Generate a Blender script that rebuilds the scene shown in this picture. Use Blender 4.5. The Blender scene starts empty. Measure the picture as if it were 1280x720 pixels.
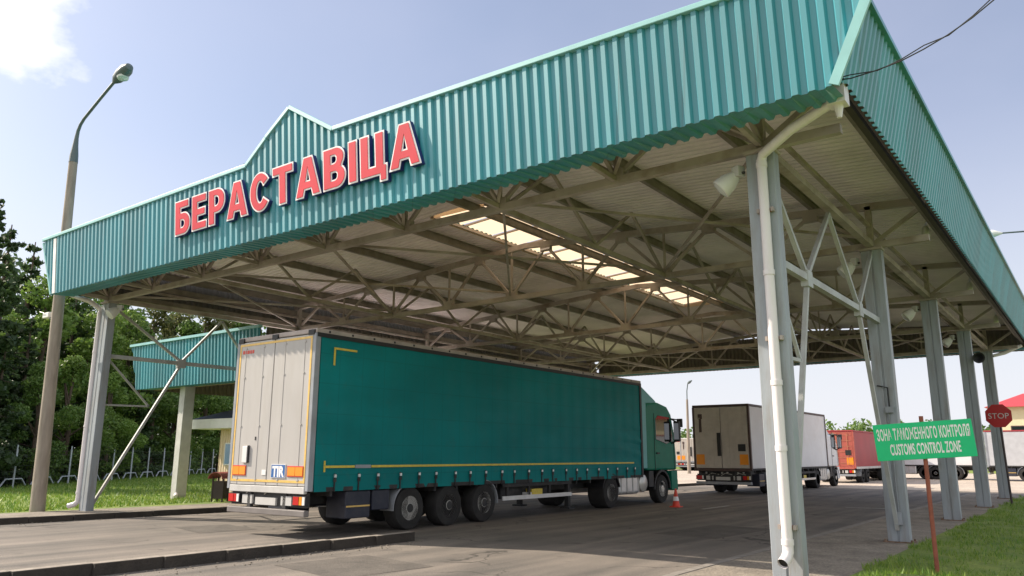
import bpy, bmesh, math, random
from mathutils import Vector, Matrix
import numpy as np
R = math.radians
random.seed(7)
rng = np.random.default_rng(7)
scene = bpy.context.scene
COL = scene.collection

# ------------------------------------------------------------------ camera
YAW, PITCH, ROLL = R(37.0), R(12.19), R(0.18)
cam_d = bpy.data.cameras.new('camera')
cam = bpy.data.objects.new('camera', cam_d)
COL.objects.link(cam)
F = Vector((-math.sin(YAW)*math.cos(PITCH), math.cos(YAW)*math.cos(PITCH), math.sin(PITCH)))
RT = Vector((math.cos(YAW), math.sin(YAW), 0))
UP = RT.cross(F)
r_ = RT*math.cos(ROLL) + UP*math.sin(ROLL)
u_ = UP*math.cos(ROLL) - RT*math.sin(ROLL)
M = Matrix((r_, u_, -F)).transposed().to_4x4()
M.translation = Vector((3.425, -10.508, 1.655))
cam.matrix_world = M
cam_d.sensor_width = 36
cam_d.lens = 27.136
cam_d.clip_end = 3000
scene.camera = cam

# ------------------------------------------------------------------ sun + sky
SUN_TO = Vector((-1.25, -0.47, 1.0)).normalized()      # direction towards the sun
EL = math.asin(SUN_TO.z)
sun_d = bpy.data.lights.new('sun', 'SUN')
sun_d.energy = 5.0
sun_d.angle = R(0.53)
sun_d.color = (1.0, 0.89, 0.74)
sun = bpy.data.objects.new('sun', sun_d)
COL.objects.link(sun)
sun.rotation_euler = SUN_TO.to_track_quat('Z', 'Y').to_euler()
sun.location = (-30, -20, 40)

w = bpy.data.worlds.new('World')
scene.world = w
w.use_nodes = True
nt = w.node_tree
for n in list(nt.nodes): nt.nodes.remove(n)
def WN(t, **k):
    n = nt.nodes.new(t)
    for a, b in k.items(): setattr(n, a, b)
    return n
out = WN('ShaderNodeOutputWorld'); bg = WN('ShaderNodeBackground')
sky = WN('ShaderNodeTexSky', sky_type='NISHITA')
sky.sun_disc = False
sky.sun_elevation = EL
sky.sun_rotation = math.atan2(SUN_TO.x, SUN_TO.y)
sky.air_density = 1.0; sky.dust_density = 2.2; sky.ozone_density = 2.0
bg.inputs['Strength'].default_value = 0.115
tc = WN('ShaderNodeTexCoord')
mp = WN('ShaderNodeMapping'); mp.inputs['Scale'].default_value = (1, 1, 1.7)
nz = WN('ShaderNodeTexNoise'); nz.inputs['Scale'].default_value = 7.5; nz.inputs['Detail'].default_value = 9; nz.inputs['Roughness'].default_value = 0.55
dot = WN('ShaderNodeVectorMath', operation='DOT_PRODUCT')
cd = Vector((-0.875, 0.225, 0.50)).normalized()
dot.inputs[1].default_value = cd
nrm = WN('ShaderNodeVectorMath', operation='NORMALIZE')
mr = WN('ShaderNodeMapRange'); mr.inputs['From Min'].default_value = math.cos(R(11.3)); mr.inputs['From Max'].default_value = math.cos(R(3))
mr.inputs['To Min'].default_value = -0.25; mr.inputs['To Max'].default_value = 0.26
add = WN('ShaderNodeMath', operation='ADD')
rp = WN('ShaderNodeMapRange'); rp.inputs['From Min'].default_value = 0.50; rp.inputs['From Max'].default_value = 0.80
# thin veil of high cloud everywhere
nz2 = WN('ShaderNodeTexNoise'); nz2.inputs['Scale'].default_value = 1.6; nz2.inputs['Detail'].default_value = 5
rp2 = WN('ShaderNodeMapRange'); rp2.inputs['From Min'].default_value = 0.35; rp2.inputs['From Max'].default_value = 0.75
rp2.inputs['To Min'].default_value = 0.22; rp2.inputs['To Max'].default_value = 0.50
mixv = WN('ShaderNodeMix', data_type='RGBA'); mixv.inputs['B'].default_value = (4.5, 4.6, 5.7, 1)
mixc = WN('ShaderNodeMix', data_type='RGBA'); mixc.inputs['B'].default_value = (9.5, 9.2, 8.7, 1)
L = nt.links.new
dotb = WN('ShaderNodeVectorMath', operation='DOT_PRODUCT'); dotb.inputs[1].default_value = Vector((0.50, -0.62, 0.60)).normalized()  # added cloud bank out of view, brightens that part of the sky as fill light
mb = WN('ShaderNodeMapRange'); mb.inputs['From Min'].default_value = 0.05; mb.inputs['From Max'].default_value = 0.55
nzb = WN('ShaderNodeTexNoise'); nzb.inputs['Scale'].default_value = 2.6; nzb.inputs['Detail'].default_value = 8
rpb = WN('ShaderNodeMapRange'); rpb.inputs['From Min'].default_value = 0.36; rpb.inputs['From Max'].default_value = 0.52
mulb = WN('ShaderNodeMath', operation='MULTIPLY')
mixb = WN('ShaderNodeMix', data_type='RGBA'); mixb.inputs['B'].default_value = (8.0, 8.0, 8.2, 1)
L(tc.outputs['Generated'], nrm.inputs[0]); L(nrm.outputs[0], mp.inputs[0]); L(mp.outputs[0], nz.inputs[0]); L(mp.outputs[0], nz2.inputs[0])
L(nrm.outputs[0], dot.inputs[0]); L(dot.outputs['Value'], mr.inputs['Value'])
L(nz.outputs[0], add.inputs[0]); L(mr.outputs[0], add.inputs[1]); L(add.outputs[0], rp.inputs['Value'])
L(nz2.outputs[0], rp2.inputs['Value']); L(rp2.outputs[0], mixv.inputs['Factor'])
L(sky.outputs[0], mixv.inputs['A']); L(mixv.outputs['Result'], mixc.inputs['A']); L(rp.outputs[0], mixc.inputs['Factor'])
L(nrm.outputs[0], dotb.inputs[0]); L(dotb.outputs['Value'], mb.inputs['Value']); L(mp.outputs[0], nzb.inputs[0]); L(nzb.outputs[0], rpb.inputs['Value'])
L(mb.outputs[0], mulb.inputs[0]); L(rpb.outputs[0], mulb.inputs[1]); L(mulb.outputs[0], mixb.inputs['Factor']); L(mixc.outputs['Result'], mixb.inputs['A'])
sepz = WN('ShaderNodeSeparateXYZ'); hz_ = WN('ShaderNodeMapRange', interpolation_type='SMOOTHSTEP')
hz_.inputs['From Min'].default_value = 0.40; hz_.inputs['From Max'].default_value = 0.0; hz_.inputs['To Max'].default_value = 0.85
mixh = WN('ShaderNodeMix', data_type='RGBA'); mixh.inputs['B'].default_value = (5.7, 5.75, 6.1, 1)
L(nrm.outputs[0], sepz.inputs[0]); L(sepz.outputs['Z'], hz_.inputs['Value']); L(hz_.outputs[0], mixh.inputs['Factor']); L(mixb.outputs['Result'], mixh.inputs['A'])
L(mixh.outputs['Result'], bg.inputs['Color']); L(bg.outputs[0], out.inputs[0])

scene.view_settings.view_transform = 'Standard'
scene.view_settings.look = 'None'
scene.view_settings.gamma = 1
scene.view_settings.use_curve_mapping = False
scene.view_settings.exposure = 0.55
scene.render.engine = 'CYCLES'
scene.cycles.max_bounces = 8
scene.cycles.diffuse_bounces = 5

# ------------------------------------------------------------------ materials
MATS = {}
def mat(name, col, rough=0.6, metal=0.0, var=0.15, vscale=3.0, stretch=(1, 1, 1), bump=0.0, bscale=30.0, dirt=None, dirt_amt=0.35, dscale=1.2, spec=0.5, coat=0.0, crough=0.1):
    """paint-like procedural material: colour broken up by noise, optional dirt and bump"""
    if name in MATS: return MATS[name]
    m = bpy.data.materials.new(name); m.use_nodes = True
    t = m.node_tree; ns = t.nodes; b = ns['Principled BSDF']
    tcn = ns.new('ShaderNodeTexCoord'); mpn = ns.new('ShaderNodeMapping'); mpn.inputs['Scale'].default_value = stretch
    t.links.new(tcn.outputs['Object'], mpn.inputs[0])
    n1 = ns.new('ShaderNodeTexNoise'); n1.inputs['Scale'].default_value = vscale; n1.inputs['Detail'].default_value = 6
    t.links.new(mpn.outputs[0], n1.inputs[0])
    ra = ns.new('ShaderNodeMapRange'); ra.inputs['From Min'].default_value = 0.3; ra.inputs['From Max'].default_value = 0.7
    ra.inputs['To Min'].default_value = 1 - var; ra.inputs['To Max'].default_value = 1 + var
    t.links.new(n1.outputs[0], ra.inputs['Value'])
    mul = ns.new('ShaderNodeMix'); mul.data_type = 'RGBA'; mul.blend_type = 'MULTIPLY'; mul.inputs['Factor'].default_value = 1
    mul.inputs['A'].default_value = (*col, 1)
    t.links.new(ra.outputs[0], mul.inputs['B'])
    last = mul.outputs['Result']
    if dirt:
        n2 = ns.new('ShaderNodeTexNoise'); n2.inputs['Scale'].default_value = dscale; n2.inputs['Detail'].default_value = 8; n2.inputs['Roughness'].default_value = 0.65
        t.links.new(mpn.outputs[0], n2.inputs[0])
        rb = ns.new('ShaderNodeMapRange'); rb.inputs['From Min'].default_value = 0.48; rb.inputs['From Max'].default_value = 0.72
        rb.inputs['To Max'].default_value = dirt_amt
        t.links.new(n2.outputs[0], rb.inputs['Value'])
        mx = ns.new('ShaderNodeMix'); mx.data_type = 'RGBA'; mx.inputs['B'].default_value = (*dirt, 1)
        t.links.new(last, mx.inputs['A']); t.links.new(rb.outputs[0], mx.inputs['Factor'])
        last = mx.outputs['Result']
    t.links.new(last, b.inputs['Base Color'])
    b.inputs['Roughness'].default_value = rough; b.inputs['Metallic'].default_value = metal
    b.inputs['Specular IOR Level'].default_value = spec
    b.inputs['Coat Weight'].default_value = coat; b.inputs['Coat Roughness'].default_value = crough
    if bump:
        n3 = ns.new('ShaderNodeTexNoise'); n3.inputs['Scale'].default_value = bscale; n3.inputs['Detail'].default_value = 5
        t.links.new(mpn.outputs[0], n3.inputs[0])
        bn = ns.new('ShaderNodeBump'); bn.inputs['Strength'].default_value = bump; bn.inputs['Distance'].default_value = 0.05
        t.links.new(n3.outputs[0], bn.inputs['Height']); t.links.new(bn.outputs[0], b.inputs['Normal'])
    MATS[name] = m
    return m

teal = mat('teal_sheet', (0.020, 0.265, 0.325), 0.50, spec=.9, coat=.75, crough=.46, var=0.12, vscale=1.2, stretch=(1, 1, .25), dirt=(0.08, 0.25, 0.28), dirt_amt=.35, dscale=2)
def per_sheet(m):
    t = m.node_tree; ns = t.nodes; b_ = ns['Principled BSDF']; src = b_.inputs['Base Color'].links[0].from_socket
    g_ = ns.new('ShaderNodeTexCoord'); sp = ns.new('ShaderNodeSeparateXYZ'); t.links.new(g_.outputs['Object'], sp.inputs[0])
    ad = ns.new('ShaderNodeMath'); ad.operation = 'ADD'; t.links.new(sp.outputs['X'], ad.inputs[0]); t.links.new(sp.outputs['Y'], ad.inputs[1])
    fl_ = ns.new('ShaderNodeMath'); fl_.operation = 'FLOOR'; t.links.new(ad.outputs[0], fl_.inputs[0])
    wn_ = ns.new('ShaderNodeTexWhiteNoise'); wn_.noise_dimensions = '1D'; t.links.new(fl_.outputs[0], wn_.inputs['W'])
    fr = ns.new('ShaderNodeMath'); fr.operation = 'FRACT'; t.links.new(ad.outputs[0], fr.inputs[0])
    lap = ns.new('ShaderNodeMapRange'); lap.inputs['From Min'].default_value = .0; lap.inputs['From Max'].default_value = .035; lap.inputs['To Min'].default_value = .62; t.links.new(fr.outputs[0], lap.inputs['Value'])
    r_ = ns.new('ShaderNodeMapRange'); r_.inputs['To Min'].default_value = .86; r_.inputs['To Max'].default_value = 1.12; t.links.new(wn_.outputs['Value'], r_.inputs['Value'])
    m_ = ns.new('ShaderNodeMath'); m_.operation = 'MULTIPLY'; t.links.new(r_.outputs[0], m_.inputs[0]); t.links.new(lap.outputs[0], m_.inputs[1])
    mx = ns.new('ShaderNodeMix'); mx.data_type = 'RGBA'; mx.blend_type = 'MULTIPLY'; mx.inputs['Factor'].default_value = 1
    t.links.new(src, mx.inputs['A']); t.links.new(m_.outputs[0], mx.inputs['B']); t.links.new(mx.outputs['Result'], b_.inputs['Base Color'])
per_sheet(teal)
teal_cap = mat('teal_flashing', (0.27, 0.52, 0.54), 0.45, var=0.08)
sheet_back = mat('sheet_back', (0.15, 0.13, 0.11), 0.7, var=0.15)
roofm = mat('roof_underside', (0.88, 0.80, 0.81), 0.6, var=0.10, vscale=0.5, dirt=(0.45, 0.40, 0.37), dirt_amt=.35, dscale=.7)
rooftop = mat('roof_top', (0.05, 0.28, 0.28), 0.5)
steel = mat('truss_paint', (0.39, 0.335, 0.30), 0.55, var=0.22, vscale=1.5, dirt=(0.14, 0.085, 0.04), dirt_amt=.65, dscale=1.6)
purl = mat('purlin_paint', (0.27, 0.235, 0.20), 0.6, var=0.2, dirt=(0.10, 0.07, 0.04), dirt_amt=.5)
colm = mat('column_paint', (0.31, 0.34, 0.37), 0.5, var=0.10, vscale=2, stretch=(3, 3, .4), dirt=(0.22, 0.19, 0.16), dirt_amt=.7, dscale=2.2, bump=.08)
pipem = mat('pipe_white', (0.76, 0.71, 0.725), 0.4, var=0.06, vscale=2, stretch=(2, 2, .4), dirt=(0.42, 0.38, 0.34), dirt_amt=.35, dscale=2)
rusty = mat('rusty_plate', (0.20, 0.13, 0.09), .8, var=.3, vscale=12, dirt=(.10, .05, .025), dirt_amt=.7, dscale=9)
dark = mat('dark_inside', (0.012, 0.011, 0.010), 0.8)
brace = mat('brace_paint', (0.42, 0.43, 0.42), 0.5, var=0.12, dirt=(0.25, 0.2, 0.15), dirt_amt=.5)
navy = mat('letter_side', (0.015, 0.022, 0.14), 0.5)
lwhite = mat('letter_rim', (0.85, 0.83, 0.84), 0.5)
lred = mat('letter_face', (0.62, 0.035, 0.06), 0.55, var=0.10, vscale=1.5, spec=.25)
black = mat('black_plastic', (0.018, 0.018, 0.02), 0.55)
rubber = mat('tyre_rubber', (0.022, 0.021, 0.021), 0.85, var=0.25, vscale=6, dirt=(0.06, 0.055, 0.05), dirt_amt=.3, dscale=4)
rimm = mat('rim_steel', (0.44, 0.43, 0.40), 0.45, metal=.2, var=0.15, dirt=(0.14, 0.11, 0.08), dirt_amt=.5, dscale=9)
rimw = mat('rim_polished', (0.62, 0.60, 0.56), 0.35, metal=.4, var=0.1)
chassis = mat('chassis_dark', (0.03, 0.03, 0.032), 0.7, var=0.3, dirt=(0.10, 0.085, 0.07), dirt_amt=.5, dscale=4)
boxnavy = mat('toolbox_dark', (0.022, 0.026, 0.045), 0.5, var=.2, dirt=(0.08, 0.07, 0.06), dirt_amt=.4, dscale=3)
curtain = mat('green_tarpaulin', (0.001, 0.20, 0.205), 0.6, spec=.2, var=0.16, vscale=.8, stretch=(1, .35, 1), dirt=(0.015, 0.24, 0.25), dirt_amt=.5, dscale=1.1, bump=.25, bscale=2.2)
def seams(m):
    t = m.node_tree; ns = t.nodes; b_ = ns['Principled BSDF']; src = b_.inputs['Base Color'].links[0].from_socket
    g_ = ns.new('ShaderNodeTexCoord'); sp = ns.new('ShaderNodeSeparateXYZ'); t.links.new(g_.outputs['Object'], sp.inputs[0])
    fac = None
    for ax, per, wd in (('Y', .62, .022), ('Z', .585, .020)):
        d = ns.new('ShaderNodeMath'); d.operation = 'DIVIDE'; d.inputs[1].default_value = per; t.links.new(sp.outputs[ax], d.inputs[0])
        f_ = ns.new('ShaderNodeMath'); f_.operation = 'FRACT'; t.links.new(d.outputs[0], f_.inputs[0])
        c_ = ns.new('ShaderNodeMath'); c_.operation = 'LESS_THAN'; c_.inputs[1].default_value = wd/per; t.links.new(f_.outputs[0], c_.inputs[0])
        if fac is None: fac = c_.outputs[0]
        else:
            a_ = ns.new('ShaderNodeMath'); a_.operation = 'MAXIMUM'; t.links.new(fac, a_.inputs[0]); t.links.new(c_.outputs[0], a_.inputs[1]); fac = a_.outputs[0]
    k_ = ns.new('ShaderNodeMath'); k_.operation = 'MULTIPLY'; k_.inputs[1].default_value = .28; t.links.new(fac, k_.inputs[0])
    mx = ns.new('ShaderNodeMix'); mx.data_type = 'RGBA'; mx.inputs['B'].default_value = (.004, .10, .105, 1)
    t.links.new(src, mx.inputs['A']); t.links.new(k_.outputs[0], mx.inputs['Factor'])
    gr = ns.new('ShaderNodeTexNoise'); gr.inputs['Scale'].default_value = 2.6; gr.inputs['Detail'].default_value = 9; gr.inputs['Roughness'].default_value = .7; t.links.new(g_.outputs['Object'], gr.inputs[0])
    rr = ns.new('ShaderNodeMapRange'); rr.inputs['From Min'].default_value = .56; rr.inputs['From Max'].default_value = .75; rr.inputs['To Max'].default_value = .5; t.links.new(gr.outputs[0], rr.inputs['Value'])
    m2 = ns.new('ShaderNodeMix'); m2.data_type = 'RGBA'; m2.inputs['B'].default_value = (.03, .15, .15, 1)
    t.links.new(mx.outputs['Result'], m2.inputs['A']); t.links.new(rr.outputs[0], m2.inputs['Factor']); t.links.new(m2.outputs['Result'], b_.inputs['Base Color'])
seams(curtain)
yellow = mat('yellow_tape', (0.68, 0.52, 0.06), 0.4, var=.12, vscale=12)
ytape = mat('reflective_tape', (0.76, 0.50, 0.14), 0.4, var=.12, vscale=12)
rdoor = mat('door_panel', (0.47, 0.45, 0.43), 0.42, var=0.06, vscale=1.5, stretch=(2, 1, .4), dirt=(0.40, 0.37, 0.33), dirt_amt=.5, dscale=1.8)
rframe = mat('grey_frame', (0.30, 0.32, 0.35), 0.5, var=0.12, dirt=(.2, .19, .17), dirt_amt=.5)
lightgrey = mat('light_grey_paint', (0.55, 0.54, 0.52), 0.5, var=.1, dirt=(.3, .28, .25), dirt_amt=.4)
bumperm = mat('bumper_grey', (0.20, 0.18, 0.17), 0.5, var=.15, dirt=(.2, .17, .15), dirt_amt=.5)
railm = mat('roof_rail_worn', (0.42, 0.36, 0.33), 0.55, var=.15, dirt=(.25, .2, .17), dirt_amt=.5)
orange = mat('orange_plate', (0.85, 0.30, 0.02), 0.4, var=.06)
platered = mat('plate_red_rim', (0.62, 0.06, 0.03), 0.4)
tirblue = mat('tir_blue', (0.03, 0.13, 0.38), 0.4)
white = mat('white_paint', (0.78, 0.77, 0.75), 0.45, var=.05, dirt=(.5, .48, .44), dirt_amt=.3)
redlens = mat('red_lens', (0.55, 0.02, 0.02), 0.2)
amber = mat('amber_lens', (0.75, 0.30, 0.02), 0.2)
cabgreen = mat('green_cab_paint', (0.006, 0.20, 0.13), 0.5, var=.08, spec=.25)
cabfair = mat('cab_fairing_paint', (0.10, 0.40, 0.42), 0.35, var=.05, spec=.35)
glass = mat('dark_glass', (0.015, 0.02, 0.02), 0.04, var=.02, spec=.8)
mirror_glass = mat('mirror_glass', (0.7, 0.72, 0.75), 0.03, metal=1.0, var=.01)
alu = mat('aluminium_tank', (0.72, 0.72, 0.73), 0.32, metal=.55, var=.08, dirt=(.4, .38, .36), dirt_amt=.3)
boxwhite = mat('white_box_body', (0.74, 0.75, 0.78), 0.35, var=.05, vscale=.8, dirt=(.55, .53, .5), dirt_amt=.35)
browns = mat('brown_frame', (0.075, 0.045, 0.04), 0.5, var=.2)
beige = mat('beige_door', (0.52, 0.475, 0.42), 0.5, var=.08, dirt=(.35, .3, .25), dirt_amt=.5)
redtarp = mat('red_tarpaulin', (0.33, 0.035, 0.045), 0.5, var=.12, vscale=.6)
redrear = mat('red_rear', (0.42, 0.10, 0.075), 0.5, var=.12)
ribm = mat('rear_rib', (0.50, 0.20, 0.12), .5)
greytarp = mat('grey_tarpaulin', (0.48, 0.49, 0.52), 0.5, var=.08)
stopred = mat('stop_red', (0.42, 0.012, 0.012), 0.35, var=.06)
signgreen = mat('sign_green', (0.0, 0.56, 0.22), 0.4, var=.05, vscale=4)
rustred = mat('rust_red_post', (0.30, 0.085, 0.05), 0.65, var=.2, vscale=8, dirt=(.16, .05, .03), dirt_amt=.6, dscale=6)
darkpole = mat('dark_post', (0.05, 0.035, 0.035), 0.6)
concrete = mat('pole_concrete', (0.30, 0.255, 0.21), 0.85, var=.22, vscale=4, stretch=(2, 2, .3), dirt=(.20, .16, .13), dirt_amt=.6, dscale=3, bump=.15, bscale=40)
lampgrey = mat('lamp_housing', (0.09, 0.12, 0.125), 0.4, var=.1)
lampglass = mat('lamp_glass', (0.62, 0.64, 0.62), 0.15, var=.03)
kerbm = mat('kerb_concrete', (0.30, 0.26, 0.22), 0.9, var=.2, vscale=5, dirt=(.13, .11, .09), dirt_amt=.6, dscale=2, bump=.3, bscale=30)
conered = mat('cone_red', (0.72, 0.06, 0.03), 0.5)
cream = mat('cream_siding', (0.72, 0.58, 0.40), 0.7, var=.08, dirt=(.5, .4, .3), dirt_amt=.3)
blueroof = mat('blue_roof_sheet', (0.03, 0.05, 0.16), 0.5)
winm = mat('booth_glass', (0.20, 0.33, 0.50), 0.1, var=.05)
binbrown = mat('bin_brown', (0.055, 0.035, 0.03), 0.6, var=.2)
binhood = mat('bin_hood', (0.34, 0.09, 0.08), 0.55, var=.2)
fencem = mat('fence_paint', (0.42, 0.45, 0.50), 0.6, var=.1)
creamwall = mat('cream_render', (0.72, 0.62, 0.42), 0.8, var=.06)
redroof = mat('red_roof', (0.50, 0.045, 0.05), 0.5, var=.08)
bark = mat('bark', (0.10, 0.07, 0.05), 0.9, var=.3, vscale=6, stretch=(1, 1, .3), bump=.4)
gutterm = mat('gutter_dark', (0.05, 0.04, 0.035), .7)
skyl = None

def leaf_mat(name, c1, c2):
    m = bpy.data.materials.new(name); m.use_nodes = True
    t = m.node_tree; b = t.nodes['Principled BSDF']
    g = t.nodes.new('ShaderNodeNewGeometry'); ob = t.nodes.new('ShaderNodeObjectInfo')
    mx = t.nodes.new('ShaderNodeMix'); mx.data_type = 'RGBA'
    mx.inputs['A'].default_value = (*c1, 1); mx.inputs['B'].default_value = (*c2, 1)
    t.links.new(g.outputs['Random Per Island'], mx.inputs['Factor'])
    hs = t.nodes.new('ShaderNodeHueSaturation')
    r1 = t.nodes.new('ShaderNodeMapRange'); r1.inputs['To Min'].default_value = .8; r1.inputs['To Max'].default_value = 1.2
    t.links.new(ob.outputs['Random'], r1.inputs['Value']); t.links.new(r1.outputs[0], hs.inputs['Value'])
    t.links.new(mx.outputs['Result'], hs.inputs['Color'])
    t.links.new(hs.outputs[0], b.inputs['Base Color'])
    b.inputs['Roughness'].default_value = .55
    tr = t.nodes.new('ShaderNodeBsdfTranslucent'); t.links.new(hs.outputs[0], tr.inputs['Color'])
    ms = t.nodes.new('ShaderNodeMixShader'); ms.inputs[0].default_value = .35
    t.links.new(b.outputs[0], ms.inputs[1]); t.links.new(tr.outputs[0], ms.inputs[2])
    t.links.new(ms.outputs[0], t.nodes['Material Output'].inputs[0])
    return m
leafA = leaf_mat('leaves_bright', (0.10, 0.19, 0.028), (0.20, 0.29, 0.058))
leafB = leaf_mat('leaves_mid', (0.075, 0.15, 0.028), (0.15, 0.23, 0.05))
leafC = leaf_mat('needles_dark', (0.035, 0.07, 0.024), (0.07, 0.115, 0.035))
leafP = leaf_mat('needles_pine', (0.09, 0.12, 0.04), (0.17, 0.17, 0.06))
grassm = leaf_mat('grass_blades', (0.08, 0.20, 0.018), (0.27, 0.34, 0.06))

def sky_panel():
    m = bpy.data.materials.new('skylight_panel'); m.use_nodes = True
    t = m.node_tree; ns = t.nodes
    tr = ns.new('ShaderNodeBsdfTranslucent'); tr.inputs[0].default_value = (.74, .57, .39, 1)
    df = ns.new('ShaderNodeBsdfDiffuse'); df.inputs[0].default_value = (.7, .6, .48, 1)
    ms = ns.new('ShaderNodeMixShader'); ms.inputs[0].default_value = .15
    t.links.new(tr.outputs[0], ms.inputs[1]); t.links.new(df.outputs[0], ms.inputs[2])
    t.links.new(ms.outputs[0], ns['Material Output'].inputs[0])
    return m
skyl = sky_panel()

def asphalt():
    m = bpy.data.materials.new('asphalt'); m.use_nodes = True
    t = m.node_tree; ns = t.nodes; b = ns['Principled BSDF']; lk = t.links.new
    g = ns.new('ShaderNodeTexCoord')
    big = ns.new('ShaderNodeTexNoise'); big.inputs['Scale'].default_value = .35; big.inputs['Detail'].default_value = 8; big.inputs['Roughness'].default_value = .6
    mpn = ns.new('ShaderNodeMapping'); mpn.inputs['Scale'].default_value = (2.2, .16, 1)
    lane = ns.new('ShaderNodeTexNoise'); lane.inputs['Scale'].default_value = .9; lane.inputs['Detail'].default_value = 4
    fine = ns.new('ShaderNodeTexNoise'); fine.inputs['Scale'].default_value = 55; fine.inputs['Detail'].default_value = 3
    lk(g.outputs['Object'], big.inputs[0]); lk(g.outputs['Object'], mpn.inputs[0]); lk(mpn.outputs[0], lane.inputs[0]); lk(g.outputs['Object'], fine.inputs[0])
    cr = ns.new('ShaderNodeValToRGB')
    cr.color_ramp.elements[0].position = .38; cr.color_ramp.elements[0].color = (.100, .090, .080, 1)
    cr.color_ramp.elements[1].position = .64; cr.color_ramp.elements[1].color = (.225, .192, .163, 1)
    a1 = ns.new('ShaderNodeMath'); a1.operation = 'MULTIPLY_ADD'; a1.inputs[1].default_value = .45
    a2 = ns.new('ShaderNodeMath'); a2.operation = 'MULTIPLY'; a2.inputs[1].default_value = .55
    lk(lane.outputs[0], a2.inputs[0]); lk(big.outputs[0], a1.inputs[0]); lk(a2.outputs[0], a1.inputs[2]); lk(a1.outputs[0], cr.inputs[0])
    # aggregate speckle
    r1 = ns.new('ShaderNodeMapRange'); r1.inputs['From Min'].default_value = .3; r1.inputs['From Max'].default_value = .7; r1.inputs['To Min'].default_value = .55; r1.inputs['To Max'].default_value = 1.5
    lk(fine.outputs[0], r1.inputs['Value'])
    m1 = ns.new('ShaderNodeMix'); m1.data_type = 'RGBA'; m1.blend_type = 'MULTIPLY'; m1.inputs['Factor'].default_value = 1
    lk(cr.outputs[0], m1.inputs['A']); lk(r1.outputs[0], m1.inputs['B'])
    # cracks
    wob = ns.new('ShaderNodeTexNoise'); wob.inputs['Scale'].default_value = 1.5; wob.inputs['Detail'].default_value = 6
    lk(g.outputs['Object'], wob.inputs[0])
    vm = ns.new('ShaderNodeVectorMath'); vm.operation = 'MULTIPLY_ADD'; vm.inputs[1].default_value = (1.2, 1.2, 0)
    lk(wob.outputs['Color'], vm.inputs[0]); lk(g.outputs['Object'], vm.inputs[2])
    vo = ns.new('ShaderNodeTexVoronoi'); vo.feature = 'DISTANCE_TO_EDGE'; vo.inputs['Scale'].default_value = .26
    lk(vm.outputs[0], vo.inputs['Vector'])
    r2 = ns.new('ShaderNodeMapRange'); r2.inputs['From Min'].default_value = .002; r2.inputs['From Max'].default_value = .007; r2.inputs['To Min'].default_value = .75; r2.inputs['To Max'].default_value = 0
    lk(vo.outputs['Distance'], r2.inputs['Value'])
    pm = ns.new('ShaderNodeTexNoise'); pm.inputs['Scale'].default_value = .5
    r3 = ns.new('ShaderNodeMapRange'); r3.inputs['From Min'].default_value = .46; r3.inputs['From Max'].default_value = .56
    lk(g.outputs['Object'], pm.inputs[0]); lk(pm.outputs[0], r3.inputs['Value'])
    mm = ns.new('ShaderNodeMath'); mm.operation = 'MULTIPLY'; lk(r2.outputs[0], mm.inputs[0]); lk(r3.outputs[0], mm.inputs[1])
    m2 = ns.new('ShaderNodeMix'); m2.data_type = 'RGBA'; m2.inputs['B'].default_value = (.02, .018, .016, 1)
    lk(m1.outputs['Result'], m2.inputs['A']); lk(mm.outputs[0], m2.inputs['Factor'])
    # oil spots
    ol = ns.new('ShaderNodeTexNoise'); ol.inputs['Scale'].default_value = 1.7; ol.inputs['Detail'].default_value = 2
    r4 = ns.new('ShaderNodeMapRange'); r4.inputs['From Min'].default_value = .64; r4.inputs['From Max'].default_value = .76; r4.inputs['To Max'].default_value = .55
    lk(g.outputs['Object'], ol.inputs[0]); lk(ol.outputs[0], r4.inputs['Value'])
    m3 = ns.new('ShaderNodeMix'); m3.data_type = 'RGBA'; m3.inputs['B'].default_value = (.05, .045, .04, 1)
    lk(m2.outputs['Result'], m3.inputs['A']); lk(r4.outputs[0], m3.inputs['Factor'])
    lk(m3.outputs['Result'], b.inputs['Base Color'])
    b.inputs['Roughness'].default_value = .85
    bn = ns.new('ShaderNodeBump'); bn.inputs['Strength'].default_value = .35; bn.inputs['Distance'].default_value = .02
    lk(fine.outputs[0], bn.inputs['Height']); lk(bn.outputs[0], b.inputs['Normal'])
    return m
asph = asphalt()
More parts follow.
